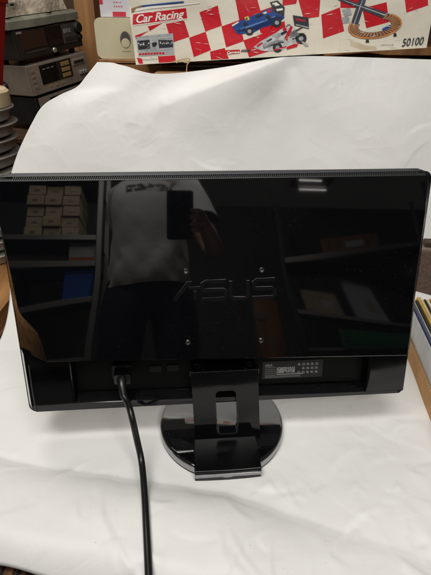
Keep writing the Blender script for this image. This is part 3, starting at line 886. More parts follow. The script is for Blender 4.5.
flat([[(139 + k * 2.9, 53.5 - k * .13), (141.3 + k * 2.9, 53.4 - k * .13), (141.3 + k * 2.9, 55.3 - k * .13), (139 + k * 2.9, 55.4 - k * .13)] for k in range(9)], 'caption_line', BOXRED, 5)
flat([[(139 + k * 1.9, 59.6 - k * .1), (140.3 + k * 1.9, 59.5 - k * .1), (140.3 + k * 1.9, 60.8 - k * .1), (139 + k * 1.9, 60.9 - k * .1)] for k in range(2, 10)], 'small_print', BOXGREY, 3)
# blue car picture
flat([[(231.7, 26), (236.5, 22.5), (248, 18), (256.5, 14.2), (262, 12.5), (266, 9.8), (271, 8.8), (274, 12), (283, 13), (284.5, 18), (278, 23.5), (262, 28), (254, 32.5), (243, 34.2), (237, 34)]], 'blue_car_body', BOXBLUE, 4)
flat([circ(249.6, 31.4, 4.2), circ(276.9, 22.9, 4.6), [(270, 2.6), (277.6, .6), (284.8, 7.6), (284.2, 16.6), (274, 11.8)]], 'blue_car_tyres', BOXDARK, 5)
flat([circ(249.6, 31.4, 1.9), circ(276.9, 22.9, 2.1)], 'blue_car_hubs', BOXGREY, 6)
flat([[(272, 3.5), (276.5, 2.4), (280, 5.4), (275.6, 6.4)], [(276, 9.4), (282.6, 8.4), (283, 10.4), (277, 11.4)]], 'blue_car_wing_marks', BOXWHITE, 6)
flat([[(244.4, 17.6), (248.4, 16.2), (249.8, 19.8), (246, 21.2)]], 'blue_car_number', BOXYEL, 5)
flat([[(266.5, 11), (269.4, 9.6), (271.4, 12), (268.6, 13.2)]], 'blue_car_driver', BOXRED, 5)
flat([[(240, 29), (262, 21), (275, 16), (276, 17.4), (262, 23), (241, 30.6)]], 'blue_car_stripe', mat('pale_blue_print', (.10, .22, .50), .45), 5)
# white car picture
flat([[(253.4, 47.4), (260, 42), (268.7, 37), (277, 32.4), (283, 28), (291.5, 25.6), (297, 31), (302, 38.4), (296, 44), (286.6, 48.6), (273, 51.4), (262, 51)]], 'white_car_body', BOXSILV, 4)
flat([circ(277.6, 47.8, 4.9), circ(301, 38.6, 5.6), [(292.8, 15.4), (308.4, 17.8), (309, 29.2), (294.4, 25.6)]], 'white_car_tyres', BOXDARK, 5)
flat([circ(277.6, 47.8, 2.1), circ(301, 38.6, 2.4)], 'white_car_hubs', BOXGREY, 6)
flat([[(286.6, 47.2), (299.6, 42), (297, 47), (287, 49.8)], [(284.4, 38.4), (290.6, 25.8), (292.8, 27.2), (287, 41.4)], [(296, 18.8), (305.6, 20.4), (305.6, 22), (296, 20.4)]], 'white_car_stripes', BOXRED, 6)
flat([[(262, 45), (270, 40.6), (273, 42), (265, 47)], [(274, 36), (279, 33), (282, 35.6), (277, 38.6)]], 'white_car_marks', BOXGREY, 6)
flat([[(258, 22.5), (277, 15.6), (284.3, 17.4), (278, 22.4), (262, 27), (256, 31), (253, 28)], [(236.8, 30.6), (246, 27.4), (246.6, 30), (238, 33.4)]], 'blue_car_shade', mat('navy_print', (.010, .028, .13), .42), 5)
flat([[(255.4, 16.4), (262, 13.6), (264, 15), (257.4, 18)]], 'blue_car_cockpit', BOXDARK, 6)
flat([[(231.9, 25.2), (238, 21.6), (239.2, 22.6), (232.6, 26.8)], [(262.5, 13.2), (266.4, 11.6), (267, 13.4), (264, 14.4)]], 'blue_car_marks', BOXWHITE, 6)
flat([[(243, 31), (255, 27), (255.4, 27.6), (243.2, 31.8)], [(268, 19.6), (276, 17), (276.2, 17.8), (268.2, 20.4)]], 'blue_car_arms', BOXDARK, 7)
flat([circ(245.5, 24.2, 2.2, sy=.8), circ(268.4, 17.0, 2.3, sy=.7)], 'blue_car_far_tyres', BOXDARK, 6)
face_text('6', 245.2, 20.6, 3.2, BOXDARK, 2.2, 'blue_car_figure', shear=.2, lv=7)
flat([[(262.6, 46.4), (276, 40.4), (284, 40.8), (272, 46.4), (264, 49.4)], [(288, 33), (295.6, 30), (299, 35.6), (290, 38.4)]], 'white_car_shade', mat('mid_grey_print', (.20, .21, .22), .42, var=(90, .4)), 5)
flat([[(280.4, 33.4), (286, 30.6), (287.6, 32.2), (282, 35.6)], [(266.6, 41), (271.6, 38.4), (272.4, 39.4), (267.6, 42.2)]], 'white_car_cockpit', BOXDARK, 7)
flat([[(271, 45), (284, 41.6), (284.2, 42.4), (271.2, 46)], [(292, 39), (303, 34.8), (303.2, 35.6), (292.2, 40)], [(295.6, 30.4), (304, 26), (304.4, 27), (296, 31.6)]], 'white_car_arms', BOXDARK, 7)
flat([circ(284.6, 29.4, 1.8)], 'white_car_helmet', BOXRED, 7)
flat([circ(270.4, 38.4, 2.6, sy=.8), circ(288.6, 26.6, 2.5, sy=.8)], 'white_car_far_tyres', BOXDARK, 3)
flat([[(256.6, 45.8), (262, 42.4), (263, 43.6), (257.6, 47.4)], [(273.6, 49.6), (286, 46.4), (286.4, 47.4), (274, 51)]], 'white_car_red_edge', BOXRED, 6)
flat([[(295.6, 24.2), (308.6, 27.2), (308.6, 28.6), (295.8, 25.4)], [(301, 42), (303, 41.4), (309, 46), (306, 46.6)]], 'white_car_dark_marks', BOXGREY, 7)
# scuffs and creases worn through the print
rs = random.Random(11); sc_ = []
for k in range(120):
    x, y = rs.uniform(140, 425), rs.uniform(4, 58); a = rs.uniform(-.6, .3) + (1.4 if k % 4 == 0 else 0); l = rs.uniform(1.5, 9); w_ = rs.uniform(.10, .42)
    dx, dy = cos(a) * l / 2, sin(a) * l / 2
    sc_.append([(x - dx, y - dy), (x + dx * .2, y + dy * .2 - w_), (x + dx, y + dy), (x + dx * .1, y + dy * .1 + w_)])
flat(sc_, 'scuff_marks', SCRATCH, 8)
lg = flat([[(225.8, 50.5), (240, 49.8), (240, 53.5), (225.8, 54.8)]], 'maker_badge', BOXRED, 4)
face_text('Carrera', 226.6, 53.9, 2.2, BOXWHITE, 12.6, 'badge_lettering', ang=-3.5, shear=.3, bold=.0002, lv=6)
flat([[(241 + k * 1.6, 51.4 + (k % 2) * .5), (242.1 + k * 1.6, 49.8 - (k % 3) * .3), (242.9 + k * 1.6, 49.9), (241.9 + k * 1.6, 53 - (k % 2) * .6)] for k in range(6)], 'script_print', BOXDARK, 4)
# race track picture
flat([[(358.8, 0), (366, 0), (357.5, 27), (350, 27)], [(337, 0), (347, 0), (390, 14.2), (384, 18.8)]], 'road_picture', BLUEGREY, 4)
flat([[(362, 0), (362.8, 0), (353.8, 26), (353, 26)], [(343, .8), (344.4, .8), (386, 15.2), (385, 16)]], 'road_lines', BOXSILV, 6)
flat([[(342, 10), (350, 8), (352, 15), (345, 17)], [(341, 18), (349, 17), (350, 23), (343, 24)]], 'trackside_picture', BOXGREY, 3)
EC = (375.0, 26.0)
def el(a, rx, ry): return (EC[0] + rx * cos(a) - 2.0 * sin(a) * 0 + 2 * cos(a) * 0, EC[1] + ry * sin(a) - .12 * rx * cos(a) * .9)
NK = 40
ring = []
for k in range(NK):
    a0, a1 = 2 * pi * k / NK, 2 * pi * (k + 1) / NK
    if 3.55 < a0 < 5.2: continue
    ring.append([el(a0, 27, 13), el(a1, 27, 13), el(a1, 25, 11.2), el(a0, 25, 11.2)])
flat(ring, 'track_edge', BOXORNG, 5)
ring = []; ties = []
for k in range(NK):
    a0, a1 = 2 * pi * k / NK, 2 * pi * (k + .55) / NK; a2 = 2 * pi * (k + 1) / NK
    if 3.6 < a0 < 5.1: continue
    ring.append([el(a0, 25, 11.2), el(a2, 25, 11.2), el(a2, 16.5, 6.4), el(a0, 16.5, 6.4)])
    ties.append([el(a0, 24.6, 10.9), el(a1, 24.6, 10.9), el(a1, 16.8, 6.6), el(a0, 16.8, 6.6)])
flat(ring, 'track_bed', BLUEGREY, 4); flat(ties, 'track_ties', BOXORNG, 5)
flat([[(366, 40), (368.6, 39.8), (369.4, 42.6), (365.6, 42.8)], [(394, 33.6), (396.4, 33.2), (397, 36.6), (393.6, 36.8)]], 'track_supports', BOXDARK, 5)
flat([[(382, 29), (390, 25), (392, 27), (384, 31.2)]], 'track_car', BOXBLUE, 6)
flat([[(381 + k * 2.2, 45.4 - (k % 2) * .4), (382.4 + k * 2.2, 44.6 - (k % 3) * .3), (382.6 + k * 2.2, 45.6), (381.4 + k * 2.2, 46.2)] for k in range(6)], 'faint_signature', BOXGREY, 2)
# worn white edges and the blue lid strip
flat([[(131, 9.5), (150, 6.5), (182, 4.0), (200, 2.2), (200, 3.6), (182, 6.0), (150, 9.0), (132.6, 12)], [(139, 64.2), (160, 63.0), (180, 61.8), (180, 62.4), (160, 63.8), (139, 64.8)]], 'worn_edge', BOXWHITE, 4)
flat([[(141, 5.6), (172, 2.4), (184, 1.4), (184, 2.8), (172, 4.2), (142, 7.2)]], 'lid_edge_print', BOXBLUE, 5)
flat([[(130.9, 8.6), (141, 5.4), (141.6, 7.4), (136, 8.6), (134, 11.6), (131.4, 13)]], 'torn_corner', CARD, 6)
flat([[(300, 56), (312, 54), (316, 52.4), (313, 55.6), (303, 56.6)], [(350, 40), (366, 46), (376, 46.8), (377, 50), (362, 50.2), (351, 46)]], 'water_stain', mat('stain_tan', (.56, .47, .33), .5, var=(30, .12)), 1)
# the whole printed picture of the front becomes one sheet of print
def merge(parent, names, name):
    obs = [o for o in COL.objects if o.parent == parent and o.type == 'MESH' and o.name.split('.')[0] in names]
    bm = bmesh.new(); mats_ = []
    for o in obs:
        m = o.data.materials[0]
        if m not in mats_: mats_.append(m)
        n0 = len(bm.faces); me = o.data.copy(); me.transform(BM.inverted() @ o.matrix_basis); bm.from_mesh(me); bm.faces.ensure_lookup_table()
        for f in bm.faces[n0:]: f.material_index = mats_.index(m)
        bpy.data.meshes.remove(me)
        bpy.data.objects.remove(o)
    mb = MB(); mb.bm.free(); mb.bm = bm
    return mb.build(name, mats_, parent, BM, recalc=False)
keep = {'carton_body', 'title_banner', 'title_lettering', 'number_lettering', 'photo_panel'}
merge(gb, {o.name.split('.')[0] for o in COL.objects if o.parent == gb} - keep, 'front_print')
# the string hanging from the box's lower edge
st = MB()
sp = [uv(172, 62.5), uv(178, 60.5), uv(185, 58.8), uv(189, 58.6), uv(190, 61), uv(187.5, 64.5), uv(187, 68), uv(186.5, 74)]
st.tube(catmull([Vector((u, -.004 - .002 * (k % 2), v)) for k, (u, v) in enumerate(sp)], 5), .0011, 7)
sp = [uv(177, 63), uv(180, 60.8), uv(186, 62.6), uv(189, 61.2)]
st.tube(catmull([Vector((u, -.006, v)) for u, v in sp], 5), .0010, 7)
st.build('string', STRING, gb, BM)
# what props up the right end of the box
tag(MB().prism([(0, 0), (.22, .004), (.22, .020), (.20, .024), (.05, .010), (0, .004)], 0, .30).build('cardboard_wedge', CARD, None, Matrix.Translation((.20, 1.03, .4905)), bevel=.001),
    'folded piece of brown cardboard wedged under the right end of the racing box', 'cardboard piece')

# ------------------------------------------------------------------ cream case and carton on it
cr = empty('cream_plastic_case', (-.215, 1.20, .500), 'cream plastic case with a dark oval finger hole, beside the racing box', 'plastic case')
MB().prism(rrect(-.068, .0005, .080, .083, .014, 6), -.05, .07).build('body', CREAMP, cr, bevel=.004, seg=3)
E_ = [(.0008 + .0125 * cos(2 * pi * k / 28), .0405 + .0165 * sin(2 * pi * k / 28)) for k in range(28)]
MB().prism(E_, -.0506, -.049).build('finger_hole', GREYREC, cr)
MB().prism([(.0008 + .0098 * cos(a), .0335 + .0095 * sin(a)) for a in [2 * pi * k / 24 for k in range(24)]], -.0518, -.0505).build('finger_tab', CREAMP, cr, bevel=.0004)
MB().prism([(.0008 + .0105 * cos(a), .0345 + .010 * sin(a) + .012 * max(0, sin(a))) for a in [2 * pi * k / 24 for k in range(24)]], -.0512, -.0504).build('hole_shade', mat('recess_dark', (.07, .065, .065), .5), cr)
mb = MB()
for k in range(9): mb.face([(-.008 + k * .0021, -.0503, .0155), (-.0066 + k * .0021, -.0503, .0155), (-.0066 + k * .0021, -.0503, .0170), (-.008 + k * .0021, -.0503, .0170)])
mb.build('tiny_print', GREYREC, cr)
lc = empty('lilac_carton', (-.207, 1.21, .5838), 'pale lilac carton with red labels on top of the cream case', 'carton')
MB().box((0, .0, .05), (.125, .09, .0995)).build('body', LILAC, lc, bevel=.0015)
for x0, x1, z0, z1 in ((.018, .043, .018, .098), (-.062, -.054, .025, .098), (-.034, -.004, .0015, .011)):
    MB().box(((x0 + x1) / 2, -.0452, (z0 + z1) / 2), (x1 - x0, .0006, z1 - z0)).build('red_label', REDLAB, lc)
mb = MB(); rnd = random.Random(5)
for r in range(9):
    z = .02 + r * .008; x = -.030
    while x < -.012:
        w = rnd.uniform(.001, .004); mb.face([(x, -.0453, z), (x + w, -.0453, z), (x + w, -.0453, z + .002), (x, -.0453, z + .002)]); x += w + .002
mb.build('red_print', REDLAB, lc)
mb = MB()
for r in range(2):
    for k in range(4): mb.face([(.022 + k * .0048, -.0457, .022 + r * .006), (.0258 + k * .0048, -.0457, .022 + r * .006), (.0258 + k * .0048, -.0457, .0245 + r * .006), (.022 + k * .0048, -.0457, .0245 + r * .006)])
mb.face([(.022, -.0457, .05), (.039, -.0457, .05), (.039, -.0457, .092), (.022, -.0457, .092)])
mb.build('label_print', mat('pink_print', (.62, .16, .22), .5), lc)

# ------------------------------------------------------------------ hi-fi stack on the left
fx = Vector((.397, .910, .115)).normalized(); fd = Vector((-.917, .40, .0)).normalized(); fz = fx.cross(fd).normalized()
fd = fz.cross(fx).normalized()
def hifi(name, corner, L, Dp, Hh, label, m):
    t = empty(name, corner, label, 'hi-fi unit', 'hi-fi units stacked at the left')
    M = frame3((0, 0, 0), fx, fd, fz)      # x along the front, y into the body, z up
    MB().box((L / 2, Dp / 2 + .003, Hh / 2), (L, Dp - .006, Hh)).build('case', m, t, M, bevel=.003)
    return t, M
def fbox(t, M, x0, x1, z0, z1, d, name, m, bevel=.0008):
    return MB().box(((x0 + x1) / 2, .003 - d / 2, (z0 + z1) / 2), (x1 - x0, d, z1 - z0)).build(name, m, t, M, bevel=bevel)
def fknob(t, M, x, z, r, d, name, m):
    return MB().lathe([(0, d), (r * .85, d), (r, d * .8), (r, 0)], 28, M=Matrix.Rotation(radians(90), 3, 'X'), c=(x, .003, z)).build(name, m, t, M, smooth_angle=45)
C2 = Vector((-.585, 1.5, .372))
t2, M2 = hifi('cassette_deck', C2, .292, .21, .0885, 'champagne grey cassette deck with gold buttons, middle of the hi-fi stack', HIFISIL)
fbox(t2, M2, .002, .290, .002, .0865, .004, 'front_panel', HIFISIL)
fbox(t2, M2, .048, .128, .026, .082, .006, 'tape_window', GLASSD)
fbox(t2, M2, .128, .200, .026, .082, .0058, 'button_field', HIFIBLK)
for k in range(3):
    for j in range(2):
        fbox(t2, M2, .148 + j * .021, .167 + j * .021, .030 + k * .017, .042 + k * .017, .0085, 'gold_button', GOLD)
fbox(t2, M2, .208, .272, .055, .074, .0075, 'slot_frame', HIFISIL, .002)
fbox(t2, M2, .214, .266, .060, .069, .0085, 'slot', HIFIBLK)
for k in range(3): fbox(t2, M2, .234 + k * .014, .243 + k * .014, .024, .036, .014, 'key', KEYS, .002)
for k in range(4): fbox(t2, M2, .010, .024, .022 + k * .015, .030 + k * .015, .006, 'side_button', HIFISIL)
for k in range(3): fbox(t2, M2, .075 + k * .03, .089 + k * .03, .013, .017, .0056, 'gold_badge', GOLD)
for k in range(3): fbox(t2, M2, .060 + k * .02, .072 + k * .02, .068, .071, .0072, 'panel_mark', HIFISIL)
MB().lathe([(0, .012), (.009, .012), (.011, .009), (.011, 0), (.015, 0), (.015, -.002)], 28, M=frame3((0, 0, 0), (0, 1, 0), (0, 0, 1), (1, 0, 0)).to_3x3() @ Matrix.Rotation(radians(180), 3, 'X'), c=(0.0, .115, .025)).build('side_knob', HIFIBLK, t2, M2)
C1 = C2 + fz * .104 - fx * .010 + fd * .004
t1, M1 = hifi('stereo_receiver', C1, .300, .13, .080, 'brown black stereo receiver with two round knobs, near the top of the stack', HIFIBLK)
fbox(t1, M1, .002, .298, .002, .078, .004, 'front_panel', HIFIBLK)
fbox(t1, M1, .018, .122, .026, .074, .0055, 'dial_window', mat('brown_dial', (.035, .018, .013), .25), .001)
fbox(t1, M1, .128, .198, .022, .076, .008, 'black_window', GLASSD, .001)
fbox(t1, M1, .204, .292, .020, .074, .006, 'control_field', mat('brown_grey_panel', (.055, .047, .040), .4, var=(40, .3)), .001)
fknob(t1, M1, .278, .060, .017, .020, 'volume_knob', BLACK); fknob(t1, M1, .284, .032, .010, .014, 'tone_knob', BLACK)
fknob(t1, M1, .150, .010, .008, .009, 'silver_knob', KEYS)
fbox(t1, M1, .006, .026, .070, .0755, .006, 'badge', KEYS, .0004)
for k in range(3): fbox(t1, M1, .210 + k * .013, .219 + k * .013, .050, .062, .0075, 'mark', GREYREC if k else KEYS, .0005)
for k in range(9): fbox(t1, M1, .030 + k * .010, .036 + k * .010, .016, .020, .0062, 'preset_key', GREYP, .0004)
for k in range(6): fbox(t1, M1, .212 + k * .0105, .219 + k * .0105, .026, .038, .0074, 'small_key', HIFIBLK, .0005)
for x in (.03, .27):
    for y in (.03, .10): MB().lathe([(0, 0), (.010, 0), (.010, -.0158), (0, -.0158)], 20, c=(x, y, 0)).build('foot', BLACK, t1, M1)
C3 = C2 - fz * .094 + fx * .004
t3, M3 = hifi('tape_recorder', C3, .285, .2, .088, 'black cased tape recorder with pale front, lowest in the hi-fi stack', MATTE)
fbox(t3, M3, .010, .283, .002, .086, .004, 'front_panel', HIFISIL)
for k in range(2): fbox(t3, M3, .022, .040, .030 + k * .022, .040 + k * .022, .006, 'button', HIFIBLK)
fbox(t3, M3, .060, .150, .04, .078, .006, 'window', GLASSD)
for x in (.03, .26):
    for y in (.03, .17): MB().lathe([(0, 0), (.010, 0), (.010, .0055), (0, .0055)], 16, c=(x, y, .088)).build('rest_pad', BLACK, t3, M3)
C0 = C1 + fz * .0815 - fx * .012
lid = empty('olive_grey_case', C0, 'flat olive grey case with a faceted front lying on the receiver', 'flat case')
mb = MB()
prof = [(0, 0), (.17, 0), (.17, .030), (.014, .030), (0, .022)]
xs_ = [0, .035, .085, .145, .200, .262, .315]
dv = [0.004, .0, -.006, -.006, .002, -.003, -.001]
cols = [[mb.bm.verts.new((x, y + (d if y < .05 else 0), z)) for y, z in prof] for x, d in zip(xs_, dv)]
for a, b in zip(cols, cols[1:]):
    for i in range(5): mb.bm.faces.new((a[i], b[i], b[(i + 1) % 5], a[(i + 1) % 5]))
mb.bm.faces.new(cols[0]); mb.bm.faces.new(cols[-1][::-1])
mb.build('body', HIFIGRN, lid, M2, bevel=.002, smooth_angle=15)
fbox(lid, M2, .145, .200, .004, .021, .0012, 'front_plate', mat('olive_plate', (.13, .12, .085), .5, var=(60, .3)), .0004)
# crumpled bundle on it
mb = MB(); ng, nh = 44, 16; G = []
for j in range(nh + 1):
    a = pi * j / nh; rowv = []
    for i in range(ng + 1):
        x = .27 * i / ng + .005
        r = 1 + .09 * sin(x * 61 + a * 5) * sin(a * 7 + x * 23) + .05 * sin(x * 140 + a * 11)
        rowv.append(mb.bm.verts.new((x + .003 * sin(a * 9 + x * 50), .075 - .062 * cos(a) * r, .032 + .095 * sin(a) ** .7 * r)))
    G.append(rowv)
for a, b in zip(G, G[1:]):
    for i in range(ng): mb.bm.faces.new((a[i], a[i + 1], b[i + 1], b[i]))
mb.bm.faces.new([g[0] for g in G]); mb.bm.faces.new([g[-1] for g in G][::-1])
bun = mb.build('wrapped_bundle', STONE, None, Matrix.Translation(C0) @ M2, smooth_angle=70)
tag(bun, 'crumpled beige wrapped bundle lying on the olive grey case', 'bundle')
# silver strips by its left end
sl = empty('metal_strip', C0 + fz * .058 - fd * .002 - fx * .03, 'bright dented metal strip against the beige bundle', 'metal strip')
MB().prism([(-.06, 0), (.08, 0), (.082, .004), (.07, .010), (.03, .008), (-.02, .012), (-.06, .008)], 0, .004).build('bar', KEYS, sl, M2, bevel=.001)
for k in range(4): MB().box((-.03 + k * .03, -.001, .004), (.012, .003, .005)).build('notch', BLACK, sl, M2)

# stand that carries the stack
sd_ = empty('low_wooden_stand', (-.62, 1.62, -.008), 'dark wooden stand carrying the hi-fi stack behind the paper', 'stand')
MB().box((0, 0, .262), (.40, .42, .016)).build('top', DWOOD, sd_, bevel=.002)
for sx in (-1, 1):
    for sy in (-1, 1): MB().box((sx * .18, sy * .18, .127), (.03, .03, .254)).build('leg', DWOOD, sd_, bevel=.002)

# red box at the far left edge
rc = empty('red_box', (-.735, 1.24, .010), 'tall red plastic box cut off by the left edge of the picture', 'box')
RM = Matrix.Rotation(radians(15.7), 4, 'Y')
MB().box((0, 0, .32), (.085, .06, .64)).build('body', REDP, rc, RM, bevel=.004)
MB().box((0, 0, .644), (.092, .066, .014)).build('lid', REDP, rc, RM, bevel=.003)

# round tins stacked at the left
ords = ['topmost', 'second from the top', 'third from the top', 'fourth from the top', 'fifth from the top', 'sixth from the top', 'seventh from the top', 'eighth from the top', 'ninth from the top', 'tenth from the top', 'lowest']
tinmesh = None; NT = 11; TH = .0335
for k in range(NT):
    z = .029 + k * TH
    mb = None
    if tinmesh is None:
        tt = MB().lathe([(0, .001), (.118, .001), (.126, .004), (.130, .020), (.136, .0265), (.1415, .0275), (.143, .0295), (.1415, .0315), (.136, .0315), (.130, .029), (0, .029)], 72).build('round_tin', TIN, smooth_angle=30)
        tinmesh = tt
    else:
        tt = tinmesh.copy(); COL.objects.link(tt)
    tt.location = (-.640 + random.uniform(-.004, .004) + (.004 if k > 8 else 0), 1.10 + random.uniform(-.004, .004), z)
    tt.rotation_euler = (radians(random.uniform(-.5, .5)), radians(random.uniform(-.5, .5) + 1.0), k)
    tag(tt, 'grey round metal tin at the left edge, %s in its stack' % ords[NT - 1 - k], 'tin', 'round grey tins stacked at the left')
mb = MB().lathe([(.03, 0), (.118, 0), (.124, .006), (.124, .036), (.118, .042), (.03, .042)], 56)
br_ = mb.build('beige_tape_roll', BEIGE, None, Matrix.Translation((-.622, 1.10, -.008 + 12 * TH + .001)), smooth_angle=35)
tag(br_, 'beige roll lying on top of the stack of grey tins', 'roll')

# ------------------------------------------------------------------ magazines in a cardboard tray, right
ty = radians(-7.4)
TR = Matrix.Translation((.3655, .545, .0035)) @ Matrix.Rotation(ty, 4, 'Z')
tray = empty('cardboard_tray', (.3655, .545, .0035), 'shallow orange brown cardboard tray holding magazines, right of the screen', 'tray', rot=(0, 0, ty))
TW, TL = .20, .52
MB().box((.002, (.130), .0175), (.0045, TL, .035)).build('side_wall', CARDL, tray, bevel=.0006)
MB().box((TW, (.130), .0175), (.0045, TL, .035)).build('side_wall', CARDL, tray, bevel=.0006)
MB().box((TW / 2, (.130) - TL / 2, .0175), (TW, .0045, .034)).build('end_wall', CARDL, tray, bevel=.0006)
MB().box((TW / 2, (.130) + TL / 2, .0175), (TW, .0045, .034)).build('end_wall', CARDL, tray, bevel=.0006)
MB().box((TW / 2, (.130), .002), (TW - .006, TL - .006, .003)).build('bottom', CARDL, tray)
# corrugated upper edge of the near wall
mb = MB()
mb.tube([(.002 + (.0016 if k % 2 else -.0016), (.130) - TL / 2 + TL * k / 160, .0352) for k in range(161)], .0007, 5)
mb.build('corrugation', CARD, tray)
cols_ = [('grey white', (.55, .55, .56)), ('dark blue', (.04, .06, .16)), ('cream', (.66, .60, .46)), ('black', (.03, .03, .03)), ('yellow', (.58, .38, .07)), ('cream', (.68, .62, .48)), ('yellow', (.60, .42, .12)), ('black', (.03, .03, .03)), ('cream', (.68, .62, .48)), ('ochre', (.45, .27, .05)),
         ('cream', (.68, .62, .50)), ('red', (.50, .08, .09)), ('cream', (.68, .62, .48)), ('brown', (.16, .09, .05)), ('yellow', (.60, .44, .14)), ('black', (.03, .03, .03)), ('cream', (.6, .54, .42)), ('grey', (.3, .3, .3)), ('cream', (.62, .57, .45)), ('red', (.42, .06, .05)), ('cream', (.64, .58, .46)), ('brown', (.15, .09, .05)), ('yellow', (.55, .4, .12)), ('cream', (.62, .57, .45))]
nth = ['leftmost', 'second from the left', 'third from the left', 'fourth from the left', 'fifth from the left', 'sixth from the left', 'seventh from the left', 'eighth from the left', 'ninth from the left', 'tenth from the left', '11th from the left', '12th from the left', '13th from the left', '14th from the left', '15th from the left', '16th from the left', '17th from the left', '18th from the left', '19th from the left', '20th from the left', '21st from the left', '22nd from the left', '23rd from the left', 'rightmost']
EDGE = mat('page_edges', (.60, .55, .44), .8, var=(300, .2))
x = .0048
cmats = {}
for k, (cn, cc) in enumerate(cols_):
    w = random.choice((.0026, .0032, .0040)) if k != 1 else .0018
    hgt = .082 + random.uniform(-.003, .005) + min(k, 6) * .0008 - (.004 if k == 0 else 0)
    m = cmats.setdefault(cn, mat(cn + '_cover', cc, .45, var=(30, .12), bump=(200, .1, .0005)))
    mg = empty('magazine', TR @ Vector((x + w / 2, .058 + (.006 * random.random() if k else 0), .0045)), '%s magazine standing in the cardboard tray, %s' % (cn, nth[k]), 'magazine', 'magazines standing in the cardboard tray', rot=(0, radians(random.uniform(-.4, .4)), ty + radians(random.uniform(-.25, .25))))
    Lm = .31 + random.uniform(-.012, .008)
    for s in (-1, 1): MB().box((s * (w / 2 - .0005), 0, hgt / 2), (.0008, Lm, hgt)).build('cover', m, mg)
    MB().box((0, -.001, hgt / 2), (w - .0018, Lm - .004, hgt - .002)).build('pages', m, mg)
    x += w + random.uniform(.0003, .0012)

# brown carpet-covered box behind the magazines
cb = empty('carpeted_box', (.575, .915, -.005), 'brown carpet covered box behind the magazines at the right edge', 'box')
CM = Matrix.Rotation(radians(-6), 4, 'Z')
MB().box((.02, -.01, .088), (.33, .20, .176)).build('body', CARPET, cb, CM, bevel=.006, seg=3)
MB().box((.03, .0, .182), (.31, .19, .012)).build('lid', DBROWN, cb, CM, bevel=.002)
MB().box((.06, .05, .225), (.26, .03, .075)).build('raised_flap', DBROWN, cb, CM, bevel=.002)

# ------------------------------------------------------------------ behind the camera: what the glossy cover mirrors
ph = empty('smartphone', (0, 0, CAM_H), 'black smartphone held up to take the picture, mirrored in the screen cover', 'smartphone')
PM = frame3((0, 0, 0), rt, upv, -fw)       # x right, y up, z behind the lens
PHB = mat('phone_black', (.004, .006, .007), .3)
def rb(x0, y0, x1, y1, r, z0, z1): return MB().prism(rrect(x0, y0, x1, y1, r), z0, z1, fn=lambda a, b, c: Vector((a, c, b)))
rb(-.037, -.045, .037, .105, .008, .0065, .0145).build('body', PHB, ph, PM, bevel=.0015)
rb(-.034, -.042, .034, .102, .006, .0146, .0150).build('screen', mat('phone_screen', (.01, .01, .012), .1), ph, PM)
MB().lathe([(.0045, .0012), (.0062, .0012), (.0068, .002), (.0068, .0066), (.0045, .0066)], 28).build('lens_ring', STEEL, ph, PM)

SKIN = mat('skin', (.42, .24, .16), .5, var=(20, .12))
SHIRT = None
def shirt_mat():
    m = mat('grey_cotton', (.62, .61, .60), .9, bump=(9, .35, .02), var=(8, .06), sheen=.1)
    nt = m.node_tree; N = nt.nodes; L = nt.links; b = N['Principled BSDF']
    tc = N.new('ShaderNodeTexCoord'); sx = N.new('ShaderNodeSeparateXYZ'); L.new(tc.outputs['Object'], sx.inputs[0])
    def rng(sock, lo, hi):
        c = N.new('ShaderNodeMath'); c.operation = 'COMPARE'; c.inputs[1].default_value = (lo + hi) / 2; c.inputs[2].default_value = (hi - lo) / 2
        L.new(sock, c.inputs[0]); return c.outputs[0]
    def mul(a, b_):
        c = N.new('ShaderNodeMath'); c.operation = 'MULTIPLY'; L.new(a, c.inputs[0]); L.new(b_, c.inputs[1]); return c.outputs[0]
    mk = mul(mul(rng(sx.outputs['X'], -.10, .10), rng(sx.outputs['Z'], .375, .425)), rng(sx.outputs['Y'], .0, .4))
    n = N.new('ShaderNodeTexNoise'); n.inputs['Scale'].default_value = 55; n.inputs['Detail'].default_value = 1; L.new(tc.outputs['Object'], n.inputs['Vector'])
    r = N.new('ShaderNodeValToRGB'); r.color_ramp.interpolation = 'CONSTANT'
    r.color_ramp.elements[0].color = (.03, .03, .03, 1); r.color_ramp.elements[1].position = .52; r.color_ramp.elements[1].color = (.5, .5, .48, 1)
    L.new(n.outputs['Fac'], r.inputs['Fac'])
    mx = N.new('ShaderNodeMix'); mx.data_type = 'RGBA'; L.new(mk, mx.inputs['Factor'])
    src = b.inputs['Base Color'].links[0].from_socket; L.new(src, mx.inputs['A']); L.new(r.outputs['Color'], mx.inputs['B']); L.new(mx.outputs['Result'], b.inputs['Base Color'])
    return m
def skin_mesh(name, verts, edges, m, parent=None, mtx=None, sub=2, root=0):
    me = bpy.data.meshes.new(name); me.from_pydata([v[0] for v in verts], edges, [])
    me.materials.append(m)
    o = bpy.data.objects.new(name, me); link(o, parent, mtx)
    sk = o.modifiers.new('skin', 'SKIN'); sk.use_smooth_shade = True
    for i, d in enumerate(me.skin_vertices[0].data):
        r = verts[i][1]; d.radius = r if isinstance(r, tuple) else (r, r); d.use_root = (i == root)
    s = o.modifiers.new('sub', 'SUBSURF'); s.levels = sub; s.render_levels = sub
    return o
PX, PY = -.085, -.60          # where the person stands
per = empty('person', (PX, PY, FLOOR_Z), 'person in grey printed t-shirt and dark trousers holding up a phone', 'person')
def q(x, y, z): return (x - PX, y - PY, z - FLOOR_Z)
ZP = .40
def qp(x, y, z): return q(x, y, z + ZP)
pel = qp(PX, PY, .16)
sR, sL = qp(PX + .165, PY + .02, .60), qp(PX - .115, PY - .055, .60)
eR, wR = q(.155, -.36, .60), q(.110, -.090, .520)
eL, wL = qp(PX - .105, PY - .23, .36), qp(PX - .06, PY - .22, .26)
